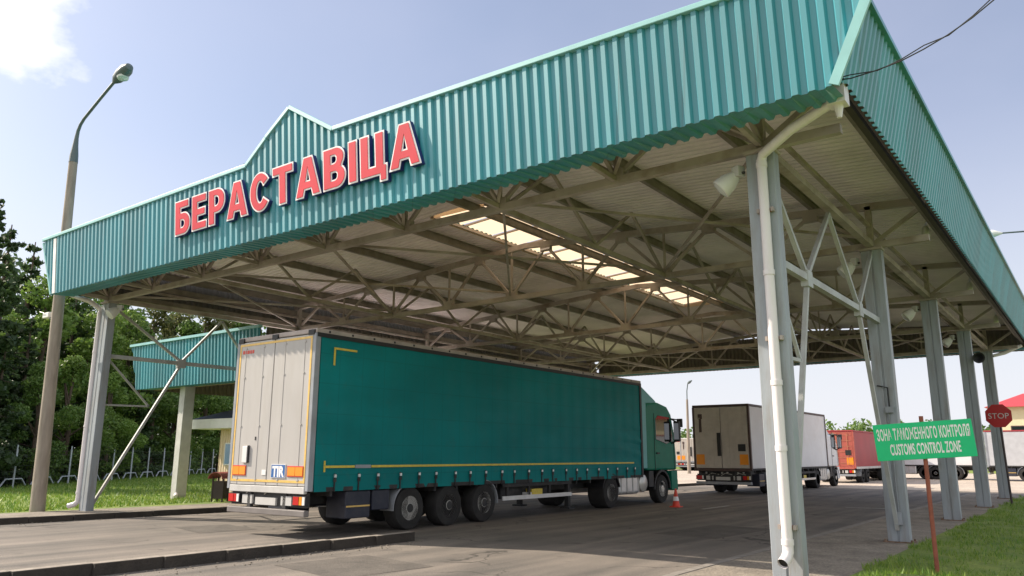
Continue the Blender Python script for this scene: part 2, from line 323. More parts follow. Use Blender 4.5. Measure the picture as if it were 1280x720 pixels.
def groundmat(name, c1, c2, scale, fine=20, bump=.3):
    m = bpy.data.materials.new(name); m.use_nodes = True
    t = m.node_tree; ns = t.nodes; b = ns['Principled BSDF']; lk = t.links.new
    g = ns.new('ShaderNodeTexCoord')
    n = ns.new('ShaderNodeTexNoise'); n.inputs['Scale'].default_value = scale; n.inputs['Detail'].default_value = 10; n.inputs['Roughness'].default_value = .7
    f = ns.new('ShaderNodeTexNoise'); f.inputs['Scale'].default_value = fine; f.inputs['Detail'].default_value = 4
    lk(g.outputs['Object'], n.inputs[0]); lk(g.outputs['Object'], f.inputs[0])
    cr = ns.new('ShaderNodeValToRGB'); cr.color_ramp.elements[0].position = .35; cr.color_ramp.elements[1].position = .65
    cr.color_ramp.elements[0].color = (*c1, 1); cr.color_ramp.elements[1].color = (*c2, 1)
    lk(n.outputs[0], cr.inputs[0])
    r1 = ns.new('ShaderNodeMapRange'); r1.inputs['From Min'].default_value = .3; r1.inputs['From Max'].default_value = .7; r1.inputs['To Min'].default_value = .7; r1.inputs['To Max'].default_value = 1.3
    lk(f.outputs[0], r1.inputs['Value'])
    m1 = ns.new('ShaderNodeMix'); m1.data_type = 'RGBA'; m1.blend_type = 'MULTIPLY'; m1.inputs['Factor'].default_value = 1
    lk(cr.outputs[0], m1.inputs['A']); lk(r1.outputs[0], m1.inputs['B']); lk(m1.outputs['Result'], b.inputs['Base Color'])
    b.inputs['Roughness'].default_value = .95
    bn = ns.new('ShaderNodeBump'); bn.inputs['Strength'].default_value = bump; bn.inputs['Distance'].default_value = .03
    lk(f.outputs[0], bn.inputs['Height']); lk(bn.outputs[0], b.inputs['Normal'])
    return m
turf = groundmat('turf', (0.085, 0.15, 0.02), (0.21, 0.26, 0.045), .9)
pave = groundmat('gravel_pavement', (0.17, 0.145, 0.12), (0.30, 0.26, 0.21), 1.3, 28, .6)
earth = groundmat('forest_floor', (0.04, 0.03, 0.018), (0.07, 0.06, 0.03), 1.2)
kerbline = mat('kerb_edge', (0.24, 0.215, 0.19), .9, var=.2, vscale=6)
roadwhite = mat('worn_road_paint', (0.42, 0.41, 0.39), .8, var=.3, vscale=9, dirt=(.2, .18, .16), dirt_amt=.9, dscale=5)

# ------------------------------------------------------------------ mesh helper
class MB:
    def __init__(s): s.v = []; s.f = []; s.m = []; s.mats = []
    def mi(s, m):
        if m not in s.mats: s.mats.append(m)
        return s.mats.index(m)
    def add(s, vs, fs, m):
        o = len(s.v); s.v += [tuple(v) for v in vs]; k = s.mi(m)
        for f in fs: s.f.append(tuple(i+o for i in f)); s.m.append(k)
        return s
    def box(s, x0, x1, y0, y1, z0, z1, m):
        vs = [(x, y, z) for z in (z0, z1) for y in (y0, y1) for x in (x0, x1)]
        return s.add(vs, [(0, 2, 3, 1), (4, 5, 7, 6), (0, 1, 5, 4), (2, 6, 7, 3), (0, 4, 6, 2), (1, 3, 7, 5)], m)
    def bar(s, p, q, a, b, m, up=(0, 0, 1)):
        """rectangular bar from p to q, a wide (sideways), b high (towards up)"""
        p = Vector(p); q = Vector(q); d = (q-p).normalized(); u = Vector(up)
        if abs(d.dot(u)) > .99: u = Vector((0, 1, 0))
        sd = d.cross(u).normalized(); u = sd.cross(d)
        vs = [e + sd*i*a/2 + u*j*b/2 for e in (p, q) for i, j in ((-1, -1), (1, -1), (1, 1), (-1, 1))]
        return s.add(vs, [(3, 2, 1, 0), (4, 5, 6, 7), (0, 1, 5, 4), (1, 2, 6, 5), (2, 3, 7, 6), (3, 0, 4, 7)], m)
    def tube(s, pts, r, m, n=10, cap=True):
        pts = [Vector(p) for p in pts]; rs = r if isinstance(r, (list, tuple)) else [r]*len(pts)
        vs = []; ref = None
        for i, p in enumerate(pts):
            d = (pts[min(i+1, len(pts)-1)] - pts[max(i-1, 0)]).normalized()
            if ref is None: ref = Vector((0, 0, 1)) if abs(d.z) < .9 else Vector((1, 0, 0))
            a = d.cross(ref).normalized(); b = a.cross(d).normalized(); ref = b
            vs += [p + (a*math.cos(2*math.pi*k/n) + b*math.sin(2*math.pi*k/n))*rs[i] for k in range(n)]
        fs = [(i*n+k, i*n+(k+1) % n, (i+1)*n+(k+1) % n, (i+1)*n+k) for i in range(len(pts)-1) for k in range(n)]
        if cap: fs += [tuple(range(n-1, -1, -1)), tuple((len(pts)-1)*n+k for k in range(n))]
        return s.add(vs, fs, m)
    def lathe(s, prof, c, axis, m, n=24):
        """prof: list of (radius, distance along axis)"""
        c = Vector(c); ax = Vector(axis).normalized(); ref = Vector((0, 0, 1)) if abs(ax.z) < .9 else Vector((1, 0, 0))
        a = ax.cross(ref).normalized(); b = ax.cross(a)
        vs = [c + ax*h + (a*math.cos(2*math.pi*k/n) + b*math.sin(2*math.pi*k/n))*r for r, h in prof for k in range(n)]
        fs = [(i*n+k, i*n+(k+1) % n, (i+1)*n+(k+1) % n, (i+1)*n+k) for i in range(len(prof)-1) for k in range(n)]
        if prof[0][0] > 1e-4: fs.append(tuple(range(n-1, -1, -1)))
        if prof[-1][0] > 1e-4: fs.append(tuple((len(prof)-1)*n+k for k in range(n)))
        return s.add(vs, fs, m)
    def prism(s, poly, a0, a1, plane, m):
        """poly of 2D points extruded; plane 'yz' along x, 'xz' along y, 'xy' along z"""
        def P(u, v, t): return {'yz': (t, u, v), 'xz': (u, t, v), 'xy': (u, v, t)}[plane]
        n = len(poly); vs = [P(u, v, t) for t in (a0, a1) for u, v in poly]
        fs = [tuple(range(n)), tuple(range(2*n-1, n-1, -1))] + [(k, n+k, n+(k+1) % n, (k+1) % n) for k in range(n)]
        return s.add(vs, fs, m)
    def build(s, name, parent=None, smooth=False, bevel=0, loc=None):
        me = bpy.data.meshes.new(name); me.from_pydata(s.v, [], s.f)
        for m in s.mats: me.materials.append(m)
        me.polygons.foreach_set('material_index', s.m)
        bm = bmesh.new(); bm.from_mesh(me); bmesh.ops.recalc_face_normals(bm, faces=bm.faces); bm.to_mesh(me); bm.free()
        if smooth:
            me.polygons.foreach_set('use_smooth', [True]*len(me.polygons)); me.set_sharp_from_angle(angle=R(35))
        me.update()
        o = bpy.data.objects.new(name, me); COL.objects.link(o)
        if parent: o.parent = parent
        if loc: o.location = loc
        if bevel:
            b = o.modifiers.new('bevel', 'BEVEL'); b.width = bevel; b.segments = 2; b.limit_method = 'ANGLE'; b.angle_limit = R(40)
        return o
def tag(o, label=None, cat=None, group=None, kind=None):
    if label: o['label'] = label
    if cat: o['category'] = cat
    if group: o['group'] = group
    if kind: o['kind'] = kind
    return o
def thing(name, label, cat, loc=(0, 0, 0), rz=0, group=None, scale=1):
    o = bpy.data.objects.new(name, None); COL.objects.link(o); o.empty_display_size = .3
    o.location = loc; o.rotation_euler = (0, 0, rz); o.scale = (scale,)*3
    return tag(o, label, cat, group)
def copy_obj(o, parent=None):
    c = o.copy(); COL.objects.link(c)
    if parent: c.parent = parent
    for ch in list(o.children): copy_obj(ch, c)
    return c
def glyph(txt, size, offset=0.0, extrude=0.0, space=1.0):
    """text as raw mesh verts/faces in the xy plane"""
    cu = bpy.data.curves.new('t', 'FONT'); cu.body = txt; cu.size = size; cu.offset = offset; cu.extrude = extrude
    cu.space_character = space; cu.resolution_u = 4
    o = bpy.data.objects.new('t', cu); COL.objects.link(o)
    dg = bpy.context.evaluated_depsgraph_get(); dg.update()
    me = bpy.data.meshes.new_from_object(o.evaluated_get(dg))
    vs = [tuple(v.co) for v in me.vertices]; fs = [tuple(p.vertices) for p in me.polygons]
    bpy.data.objects.remove(o); bpy.data.curves.remove(cu); bpy.data.meshes.remove(me)
    return vs, fs

# ------------------------------------------------------------------ setting: ground, road, pavements
def struct(o): return tag(o, kind='structure')
def sheet(name, polys, z, m):
    b = MB()
    for p in polys: b.add([(x, y, z) for x, y in p], [tuple(range(len(p)))], m)
    return struct(b.build(name))
kerbd = mat('kerb_shade_tone', (0.05, 0.042, 0.035), 0.95, var=.3, vscale=4, dirt=(0.025, 0.021, 0.018), dirt_amt=.7, dscale=2, bump=.4, bscale=25)  # kerb colour darkened to stand for the shade on its road-side face
sheet('ground', [[(-700, -700), (700, -700), (700, 700), (-700, 700)]], -0.03, turf)
KX = lambda y: -18.2 + (y+8)*0.075                        # left kerb line
sheet('road', [[(KX(-60), -60), (-1.6, -60), (-1.6, 30), (KX(30), 30)], [(-60, 30), (60, 30), (60, 78), (-60, 78)]], 0.0, asph)
sheet('pavement', [[(-1.6, -60), (0.45, -60), (0.45, 30), (-1.6, 30)]], 0.012, pave)
b = MB()
for i in range(46):
    y0 = -16 + i
    b.box(-1.72, -1.58, y0+.004, y0+.996, -.05, 0.02+random.uniform(-.003, .003), kerbline)
struct(b.build('kerb_edging'))
# left pavement and kerb
b = MB()
b.add([(KX(-60), -60, .12), (KX(-60)-2.0, -60, .12), (KX(30)-2.0, 30, .12), (KX(30), 30, .12)], [(0, 1, 2, 3)], pave)
struct(b.build('left_pavement'))
b = MB()
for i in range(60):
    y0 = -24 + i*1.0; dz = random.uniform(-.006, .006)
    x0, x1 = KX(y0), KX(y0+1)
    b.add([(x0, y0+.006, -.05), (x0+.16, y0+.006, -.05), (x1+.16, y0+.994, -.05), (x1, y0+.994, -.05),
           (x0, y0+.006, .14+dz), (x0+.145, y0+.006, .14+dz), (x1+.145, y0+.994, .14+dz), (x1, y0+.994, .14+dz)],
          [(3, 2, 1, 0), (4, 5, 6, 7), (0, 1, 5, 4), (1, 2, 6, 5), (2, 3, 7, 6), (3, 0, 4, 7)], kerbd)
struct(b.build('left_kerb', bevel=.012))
# lane divider kerb (kerbstones in a row, right of the lorry)
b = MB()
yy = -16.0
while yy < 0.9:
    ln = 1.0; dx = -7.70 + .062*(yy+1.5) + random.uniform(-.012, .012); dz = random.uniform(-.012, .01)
    b.box(dx-.20, dx, yy+.002, yy+ln-.002, -.05, .165+dz*.3, kerbd); b.box(dx-.195, dx-.02, yy+.003, yy+ln-.003, .166+dz*.3, .170+dz*.3, kerbm); yy += ln  # side shade is in the stone colour, top slab paler
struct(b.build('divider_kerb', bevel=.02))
# left lawn, slightly above the kerb pavement
b = MB()
b.add([(KX(-60)-2.0, -60, .10), (-33, -60, .10), (-33, -1.5, .10), (-55.5, 26.5, .10), (-55.5, 60, .10), (KX(30)-2.0, 30, .10)], [(0, 1, 2, 3, 4, 5)], turf)
struct(b.build('left_lawn'))
sheet('forest_ground', [[(-32, -60), (-160, -60), (-160, 160), (-48, 160), (-48, 60), (-55.5, 60), (-55, 26.8), (-32.5, -1.2)]], .09, earth)
def ss(t): t = np.clip(t, 0, 1); return t*t*(3-2*t)
def bank(x, y): return .03 + .20*ss((np.asarray(x)-.40)/.75)*(1-ss((np.asarray(y)-.3)/1.7))
b = MB(); gx = [.38, .5, .6, .7, .8, .95, 1.1, 1.3, 2, 4, 8, 20, 60]; gy = [-60, -20] + [-10+i for i in range(10)] + [.3*i for i in range(12)] + [4+i for i in range(0, 26, 2)]
vs = [(x, y, float(bank(x, y))) for x in gx for y in gy]; ny = len(gy)
b.add(vs, [(i*ny+j, (i+1)*ny+j, (i+1)*ny+j+1, i*ny+j+1) for i in range(len(gx)-1) for j in range(ny-1)], turf)
struct(b.build('right_lawn', smooth=True))
yardm = groundmat('yard_concrete', (0.36, 0.30, 0.25), (0.48, 0.41, 0.34), .25, 8, .15)
sheet('yard', [[(-60, 33), (60, 33), (60, 78), (-60, 78)]], 0.006, yardm)
patchm = groundmat('patch_asphalt', (0.085, 0.075, 0.066), (0.14, 0.122, 0.105), 2.0, 40, .4)
sheet('road_patch', [[(-6.9, -2.8), (-5.1, -3.1), (-4.9, -1.4), (-6.7, -1.1)], [(-13.9, -.4), (-12.2, -.8), (-12.0, .5), (-13.6, .8)], [(-4.6, 5.2), (-3.1, 5.0), (-2.9, 7.9), (-4.4, 8.1)]], .004, patchm)
rg_ = np.random.default_rng(3); b = MB()
for k in range(300):
    if k % 2: y_ = rg_.uniform(-9, 8); x_ = KX(y_) + .18 + abs(rg_.normal(0, .25))
    else: y_ = rg_.uniform(-9, 1); x_ = -7.70 + .062*(y_+1.5) + abs(rg_.normal(0, .30)) + .03
    s_ = rg_.uniform(.005, .017); b.box(x_-s_, x_+s_, y_-s_, y_+s_*.8, 0, s_*1.1, pave)
tag(b.build('gravel'), 'loose grit lying along the kerbs of the road', 'grit', kind='stuff')
# worn paint: stop line and lane dash
sheet('road_marking', [[(-3.6, 16.9), (-1.8, 17.2), (-1.8, 17.35), (-3.6, 17.05)], [(-7.0, 13.2), (-6.85, 13.2), (-6.85, 15.4), (-7.0, 15.4)]], .005, roadwhite)

def blades(name, n, sampler, h, wd, m):
    """a patch of grass blades (one mesh)"""
    P = sampler(n); n = len(P)
    a = rng.uniform(0, 2*np.pi, n); hh = h*rng.uniform(.5, 1.3, n); ww = wd*rng.uniform(.7, 1.3, n)
    dx, dy = np.cos(a)*ww, np.sin(a)*ww
    ln = rng.normal(0, .4, (n, 2))*hh[:, None]
    V = np.empty((n, 3, 3)); V[:, 0] = P; V[:, 1] = P; V[:, 2] = P
    V[:, 0, 0] -= dx; V[:, 0, 1] -= dy; V[:, 1, 0] += dx; V[:, 1, 1] += dy
    V[:, 2, 0] += ln[:, 0]; V[:, 2, 1] += ln[:, 1]; V[:, 2, 2] += hh
    me = bpy.data.meshes.new(name); me.vertices.add(n*3); me.vertices.foreach_set('co', V.ravel())
    me.loops.add(n*3); me.loops.foreach_set('vertex_index', np.arange(n*3, dtype=np.int32))
    me.polygons.add(n); me.polygons.foreach_set('loop_start', np.arange(0, n*3, 3, dtype=np.int32))
    me.materials.append(m); me.update(calc_edges=True); me.validate()
    o = bpy.data.objects.new(name, me); COL.objects.link(o)
    return o
def right_s(n):
    y = -10 + 40*rng.random(n)**1.4; x = .35 + 9*rng.random(n)**1.5
    edge = .45 + .22*np.sin(y*1.7) + .15*np.sin(y*4.1+1)
    patch = np.sin(x*3.1+1.3*np.sin(y*1.3))*np.sin(y*2.3+np.sin(x*2)) + .5*np.sin(x*7.3+y*5.1)
    k = (x > edge) & ~((y < -6) & (x > 2)) & (patch > -.75 + .5*rng.random(n)); return np.stack([x[k], y[k], bank(x[k], y[k])], 1)
tag(blades('grass', 60000, right_s, .085, .007, grassm), 'short green grass beside the right row of grey columns', 'grass', kind='stuff')
def left_s(n):
    y = -8 + 40*rng.random(n); x = -20.3 - 34*rng.random(n)**1.3
    k = x < KX(y)-2.0+.1*np.sin(y*3); return np.stack([x[k], y[k], np.full(k.sum(), .1)], 1)
tag(blades('grass', 60000, left_s, .12, .02, grassm), 'lawn grass between the left pavement and the forest fence', 'grass', kind='stuff')

# ------------------------------------------------------------------ canopy
canopy = thing('checkpoint_canopy', 'big teal steel canopy on grey columns spanning the truck lanes', 'canopy', (0, 0, 0))
S = 6.67; W = 19.05; NB = 5
PER = 0.2; DEP = 0.05
def corr(u0, u1, brk=()):
    """trapezoid corrugation: list of (u, depth) between u0 and u1"""
    pts = []; k = math.floor(u0/PER)
    prof = [(0, 0), (.35, 0), (.5, 1), (.85, 1)]
    base = k*PER
    while base < u1:
        for f, d in prof:
            u = base + f*PER
            if u0 <= u <= u1: pts.append((u, d*DEP))
        base += PER
    def dep(u):
        f = (u/PER) % 1
        return DEP*(0 if f < .35 else (f-.35)/.15 if f < .5 else 1 if f < .85 else 1-(f-.85)/.15)
    for u in [u0, u1, *brk]: pts.append((u, dep(u)))
    return sorted(set(pts))
def lerp_fn(pts):
    def f(x):
        if x <= pts[0][0]: return pts[0][1]
        for (a, b_), (c, d) in zip(pts, pts[1:]):
            if x <= c: return b_ + (d-b_)*(x-a)/(c-a)
        return pts[-1][1]
    return f
def wall_sheet(u0, u1, bot, top, place, brk, m_out, m_in, name, parent):
    """corrugated facing: place(u, depth_outward, z) -> xyz"""
    b = MB(); pts = corr(u0, u1, brk)
    for off, mm in ((0, m_out), (-.012, m_in)):
        vs = []
        for u, d in pts:
            z0, z1 = bot(u), top(u)
            vs += [place(u, d+off, z0), place(u, d+off, z1)]
        b.add(vs, [(2*i, 2*i+2, 2*i+3, 2*i+1) for i in range(len(pts)-1)], mm)
    return b.build(name, parent)
ZB = 5.96
yf = lambda z: -1.42 - .0875*(z-ZB)                        # front facing leans out towards its top
FT = [(-20.0, 7.56), (-10.3, 7.58), (-9.62, 8.02), (-8.85, 8.46), (-7.55, 7.68), (2.12, 7.46)]
ftop = lerp_fn(FT)
fbot = lerp_fn([(-20.0, 7.50), (-19.42, ZB), (1.37, ZB), (2.12, 7.43)])
front = wall_sheet(-20.0, 2.12, fbot, ftop, lambda u, d, z: (u, yf(z)-d, z), [-19.42, 1.37, -8.85, -7.55, -10.3, -9.62], teal, sheet_back, 'front_fascia', canopy)
def strip_along(pts, a, bz, m, name, parent):
    b = MB()
    for p, q in zip(pts, pts[1:]): b.bar(p, q, a, bz, m)
    return b.build(name, parent)
cap = MB()
for (x0, z0), (x1, z1) in zip(FT, FT[1:]):
    cap.bar((x0, yf(z0)-.005, z0+.02), (x1, yf(z1)-.005, z1+.01), .15, .085, teal_cap)
cap.build('cap_flashing', front, bevel=.01)
g = MB(); g.bar((1.39, yf(ZB)-.05, ZB), (2.15, yf(7.5)-.05, 7.5), .12, .05, teal_cap, up=(0, -1, 0)); g.build('corner_flashing', front)
g = MB(); g.bar((-19.22, yf(ZB)-.05, ZB+.01), (-19.22, yf(7.5)-.05, 7.5), .16, .02, lwhite, up=(0, -1, 0)); g.build('joint_strip', front)
g = MB(); g.bar((-19.42, yf(ZB)-.03, ZB), (-20.0, yf(7.5)-.03, 7.5), .06, .05, teal_cap, up=(0, -1, 0)); g.build('corner_flashing', front)
# little roof behind the pediment
g = MB(); g.add([(-10.3, -1.6, 7.58), (-8.85, -1.62, 8.46), (-8.85, 2.5, 8.3), (-10.3, .2, 7.7)], [(0, 1, 2, 3)], rooftop)
g.add([(-8.85, -1.62, 8.46), (-7.55, -1.6, 7.68), (-7.55, .2, 7.7), (-8.85, 2.5, 8.3)], [(0, 1, 2, 3)], rooftop); g.build('pediment_roof', front)
# corrugated soffit behind the front facing
def soffit(x0, x1, y0, y1, z0, z1, name, parent):
    b = MB(); pts = corr(x0, x1)
    vs = []
    for u, d in pts: vs += [(u, y0-d, z0), (u, y1, z1+d)]
    b.add(vs, [(2*i, 2*i+1, 2*i+3, 2*i+2) for i in range(len(pts)-1)], teal)
    return b.build(name, parent)
soffit(-19.42, 1.37, -1.42, -.86, ZB+.004, ZB+.03, 'front_soffit', front)
# side facings
YE = 28.15
sbot = lambda u: 6.2
xr = lambda z: 1.37 + .235*(z-6.2)
right = wall_sheet(-1.40, YE, sbot, lambda u: 7.36, lambda u, d, z: (xr(z)+d, u, z), [], teal, sheet_back, 'side_fascia', canopy)
g = MB(); g.bar((xr(7.38)+.02, -1.4, 7.38), (xr(7.38)+.02, YE, 7.38), .15, .08, teal, ); g.build('cap_flashing', right)
g = MB(); g.bar((1.22, -1.2, 6.30), (1.22, YE-.1, 6.30), .09, .09, gutterm); g.bar((1.05, -1.0, 6.56), (1.05, YE-.2, 6.56), .08, .16, purl); g.build('edge_gutter', right)
xl = lambda z: -19.42 - .235*(z-6.0)
left = wall_sheet(-1.38, YE, lambda u: 6.05, lambda u: 7.5, lambda u, d, z: (xl(z)-d, u, z), [], teal, sheet_back, 'side_fascia', canopy)
g = MB(); g.bar((xl(7.5), -1.4, 7.52), (xl(7.5), YE, 7.52), .15, .08, teal_cap); g.build('cap_flashing', left)
g = MB(); g.bar((-19.32, -1.2, 6.2), (-19.32, YE-.1, 6.2), .12, .14, purl); g.bar((-19.3, -1.0, 6.62), (-19.3, YE-.2, 6.62), .08, .16, purl); g.build('edge_beam', left)
back = wall_sheet(-19.4, 1.5, lambda u: 5.98, lambda u: 7.5, lambda u, d, z: (u, YE+d, z), [], teal, sheet_back, 'back_fascia', canopy)
soffit_b = MB(); soffit_b.box(-19.3, 1.3, YE-.30, YE-.22, 6.0, 6.09, teal); soffit_b.build('lower_trim', back)
# roof (two corrugated slopes, opening for the ridge skylight)
RX = -9.02
rz = lambda x: 7.80 - .067*abs(x-RX)
SK0, SK1, SKH = 3.7, 19.2, .86
def slope(sx, xe):
    b = MB(); pts = corr(-1.45, YE-.02, [SK0, SK1])
    for off, mm in ((0, roofm), (.03, rooftop)):
        vs = []
        for y, d in pts:
            inner = RX + sx*SKH if SK0 < y < SK1 else RX
            vs += [(inner, y, rz(inner)+d+off), (xe, y, rz(xe)+d+off)]
        b.add(vs, [(2*i, 2*i+1, 2*i+3, 2*i+2) for i in range(len(pts)-1)], mm)
    return b.build('roof_sheet', canopy)
rs = slope(1, 1.30); slope(-1, -19.45)
g = MB()
n = 12
for i in range(n):
    y0 = SK0 + (SK1-SK0)*i/n + .03; y1 = SK0 + (SK1-SK0)*(i+1)/n - .03
    for sx in (1, -1):
        g.add([(RX, y0, 7.90), (RX+sx*(SKH+.1), y0, 7.845), (RX+sx*(SKH+.1), y1, 7.845), (RX, y1, 7.90)], [(0, 1, 2, 3)], skyl)
for ye in (SK0+.03, SK1-.03):
    g.add([(RX-SKH-.1, ye, 7.70), (RX+SKH+.1, ye, 7.70), (RX+SKH+.1, ye, 7.845), (RX, ye, 7.90), (RX-SKH-.1, ye, 7.845)], [(0, 1, 2, 3, 4)], skyl)
for sx in (1, -1): g.add([(RX+sx*(SKH+.1), SK0, 7.70), (RX+sx*(SKH+.1), SK1, 7.70), (RX+sx*(SKH+.1), SK1, 7.85), (RX+sx*(SKH+.1), SK0, 7.85)], [(0, 1, 2, 3)], skyl)
sk = g.build('skylight', rs)
g = MB()
for i in range(n+1):
    y0 = SK0 + (SK1-SK0)*i/n
    for sx in (1, -1): g.bar((RX, y0, 7.86), (RX+sx*(SKH+.02), y0, 7.80), .04, .05, steel)
for sx in (1, -1): g.bar((RX+sx*(SKH+.02), SK0, 7.75), (RX+sx*(SKH+.02), SK1, 7.75), .05, .08, steel)
g.build('skylight_frame', rs)
# purlins over the truss nodes
PN = W/8
tz = lambda x: 7.46 - .067*abs(x-RX)                       # centre of top chord
def ibeam(b, p, q, wd, h, m):
    p = Vector(p); q = Vector(q)
    b.bar(p, q, .012, h, m)
    for s in (-1, 1): b.bar(p+Vector((0, 0, s*h/2)), q+Vector((0, 0, s*h/2)), wd, .014, m)
xs_p = [1.05] + [-PN/2 - PN*k for k in range(8)] + [-19.2]
for x in xs_p:
    b = MB(); ibeam(b, (x, -1.3, rz(x)-.115), (x, YE-.1, rz(x)-.115), .09, .2, purl); b.build('purlin', canopy)
# transverse trusses
def truss(y):
    b = MB(); b.bar((1.1, y, 6.0), (-19.3, y, 6.0), .12, .13, steel); t = b.build('truss', canopy)
    b = MB(); b.bar((1.15, y, tz(1.15)), (RX, y, tz(RX)), .12, .15, steel); b.bar((RX, y, tz(RX)), (-19.3, y, tz(-19.3)), .12, .15, steel); b.build('top_chord', t)
    def diag(x0, z0, x1, z1, wd=.07):
        b = MB(); b.bar((x0, y, z0), (x1, y, z1), wd, wd, steel, up=(0, 1, 0)); b.build('diagonal', t)
    for k in range(8):
        xb0, xt, xb1 = -PN*k, -PN*(k+.5), -PN*(k+1)
        diag(xb0, 6.05, xt, tz(xt)-.06); diag(xt, tz(xt)-.06, xb1, 6.05)
        if k: diag(xb0, 6.05, xb0, tz(xb0)-.06, .05)
        g = MB(); g.box(xt-.16, xt+.16, y-.065, y+.065, tz(xt)-.2, tz(xt)-.06, steel); g.build('gusset_plate', t)
        g = MB(); g.box(xb1-.17, xb1+.17, y-.066, y+.066, 6.05, 6.18, steel); g.build('gusset_plate', t)
    diag(0, 6.0, 1.05, tz(1)-.1, .08); diag(0, 6.05, 0, tz(0), .12)
    diag(-W, 6.05, -W, tz(-W), .12)
for i in range(NB): truss(i*S)
# longitudinal bracing trusses
for x in (-2*PN, -6*PN):
    b = MB(); b.bar((x, 0.07, 6.0), (x, 4*S-.07, 6.0), .10, .10, steel); t = b.build('bracing_truss', canopy)
    for i in range(4):
        for p, q in (((x, i*S+.1, 6.05), (x, i*S+S/4, 7.2)), ((x, i*S+S/4, 7.2), (x, i*S+S/2, 6.05)), ((x, i*S+S/2, 6.05), (x, i*S+3*S/4, 7.2)), ((x, i*S+3*S/4, 7.2), (x, (i+1)*S-.1, 6.05))):
            b = MB(); b.bar(p, q, .06, .06, steel, up=(1, 0, 0)); b.build('diagonal', t)
# horizontal wind bracing in the bottom-chord plane, seen crossing the bays
for (xa, xb) in ((0, -2*PN), (-2*PN, -4*PN), (-4*PN, -6*PN), (-6*PN, -8*PN)):
    for i in (0, 3):
        b = MB(); b.bar((xa, i*S+.08, 6.09), (xb, (i+1)*S-.08, 6.09), .05, .05, steel); b.build('wind_brace', canopy); b = MB(); b.bar((xb, i*S+.08, 6.145), (xa, (i+1)*S-.08, 6.145), .05, .05, steel); b.build('wind_brace', canopy)
# front outriggers from the first truss to the facing
for k in range(9):
    x = -PN*k if k < 8 else -W
    b = MB(); b.bar((x, -.07, 6.02), (x, -1.34, 6.06), .07, .08, steel); b.bar((x, -.07, 6.10), (x, -1.3, tz(x)-.1), .06, .06, steel)
    b.bar((x, -1.36, 6.06), (x, -1.36, tz(x)), .06, .06, steel)
    b.build('outrigger', canopy)
    if k < 8:
        b = MB(); b.bar((x, -.07, 6.10), (x-PN/2, -1.3, tz(x)-.12), .06, .06, steel); b.bar((x-PN, -.07, 6.10), (x-PN/2, -1.3, tz(x)-.12), .06, .06, steel); b.build('outrigger', canopy)
b = MB(); b.bar((1.2, -1.36, 6.12), (-19.3, -1.36, 6.12), .06, .06, steel); b.build('edge_rail', canopy)
# longitudinal eaves beams
for x in (0, -W):
    b = MB(); b.bar((x, .08, 6.0), (x, 4*S-.08, 6.0), .14, .12, steel); b.bar((x, .08, 6.42), (x, 4*S-.08, 6.42), .07, .07, steel); b.build('eaves_beam', canopy)
# columns: two channels toe to toe with a seam, base plate, cap plate
def column(x, y):
    b = MB(); w2, d2 = .20, .11
    b.box(x-w2, x-.012, y-d2, y+d2, 0.02, 5.88, colm); b.box(x+.012, x+w2, y-d2, y+d2, 0.02, 5.88, colm)
    b.box(x-.013, x+.013, y-d2+.012, y+d2-.012, 0.02, 5.88, colm)
    c = b.build('column', canopy, bevel=.012)
    g = MB(); g.box(x-.27, x+.27, y-.19, y+.19, 0.0, .03, rusty)
    for sx in (-1, 1):
        for sy in (-1, 1): g.lathe([(.02, .03), (.02, .07)], (x+sx*.235, y+sy*.155, 0), (0, 0, 1), rusty, 6)
    g.build('base_plate', c)
    g = MB(); g.box(x-.22, x+.22, y-.16, y+.16, 5.88, 5.93, steel); g.build('cap_plate', c)
for i in range(NB): column(0, i*S); column(-W, i*S)
# portal bracing in the first bay of each row
def portal(x, y1, y2, fl):
    b = MB(); b.bar((x, .11, 4.38), (x, S-.11, 4.38), .10, .11, brace); t = b.build('portal_brace', canopy)
    top = (y1+y2)/2
    segs = [((.11, 5.82), (y1, 4.42)), ((y1, 4.42), (top, 5.86)), ((top, 5.86), (y2, 4.42)), ((y2, 4.42), (S-.11, 5.82)),
            ((y1, 4.34), (.13, .25)), ((y2, 4.34), (S-.13, .25)),
            ((.11, 3.0), (y1*.62, 3.02)), ((y1*.62, 3.02), (.13, 4.30))]
    for k, (p, q) in enumerate(segs):
        b = MB(); wd = .07 if k < 6 else .05
        b.bar((x, p[0], p[1]), (x, q[0], q[1]), wd, wd, brace, up=(1, 0, 0)); b.build('diagonal', t)
    for yy in (y1, y2):
        b = MB(); b.box(x-.058, x+.058, yy-.13, yy+.13, 4.24, 4.5, brace); b.build('gusset_plate', t)
portal(0, 1.75, 5.0, 0); portal(-W, 2.35, 4.9, 1)
# downpipes
b = MB(); pr = .068
b.box(1.16, 1.38, -.93, -.70, 5.98, 6.26, pipem); b.lathe([(.06, 0), (.03, -.16)], (1.27, -.8, 5.98), (0, 0, 1), pipem, 10)
b.tube([(1.22, -.80, 6.06), (.60, -.57, 5.92), (.09, -.23, 5.80), (.05, -.19, 5.70)], pr, pipem, 14)
b.tube([(.05, -.19, 5.74), (.05, -.19, .52)], pr, pipem, 14)
b.tube([(.05, -.19, .58), (.05, -.195, .46), (.04, -.25, .39), (.02, -.35, .33)], pr*1.02, pipem, 14, cap=False)
for z in (5.66, 4.1, 2.6, 1.75, .58): b.lathe([(pr+.010, -.035), (pr+.010, .035)], (.05, -.19, z), (0, 0, 1), pipem, 14)
dp = b.build('downpipe', canopy, smooth=True)
g = MB(); g.lathe([(.062, 0), (.062, .01)], (.027, -.32, .345), (0.15, .9, .55), dark, 14); g.build('pipe_mouth', dp)
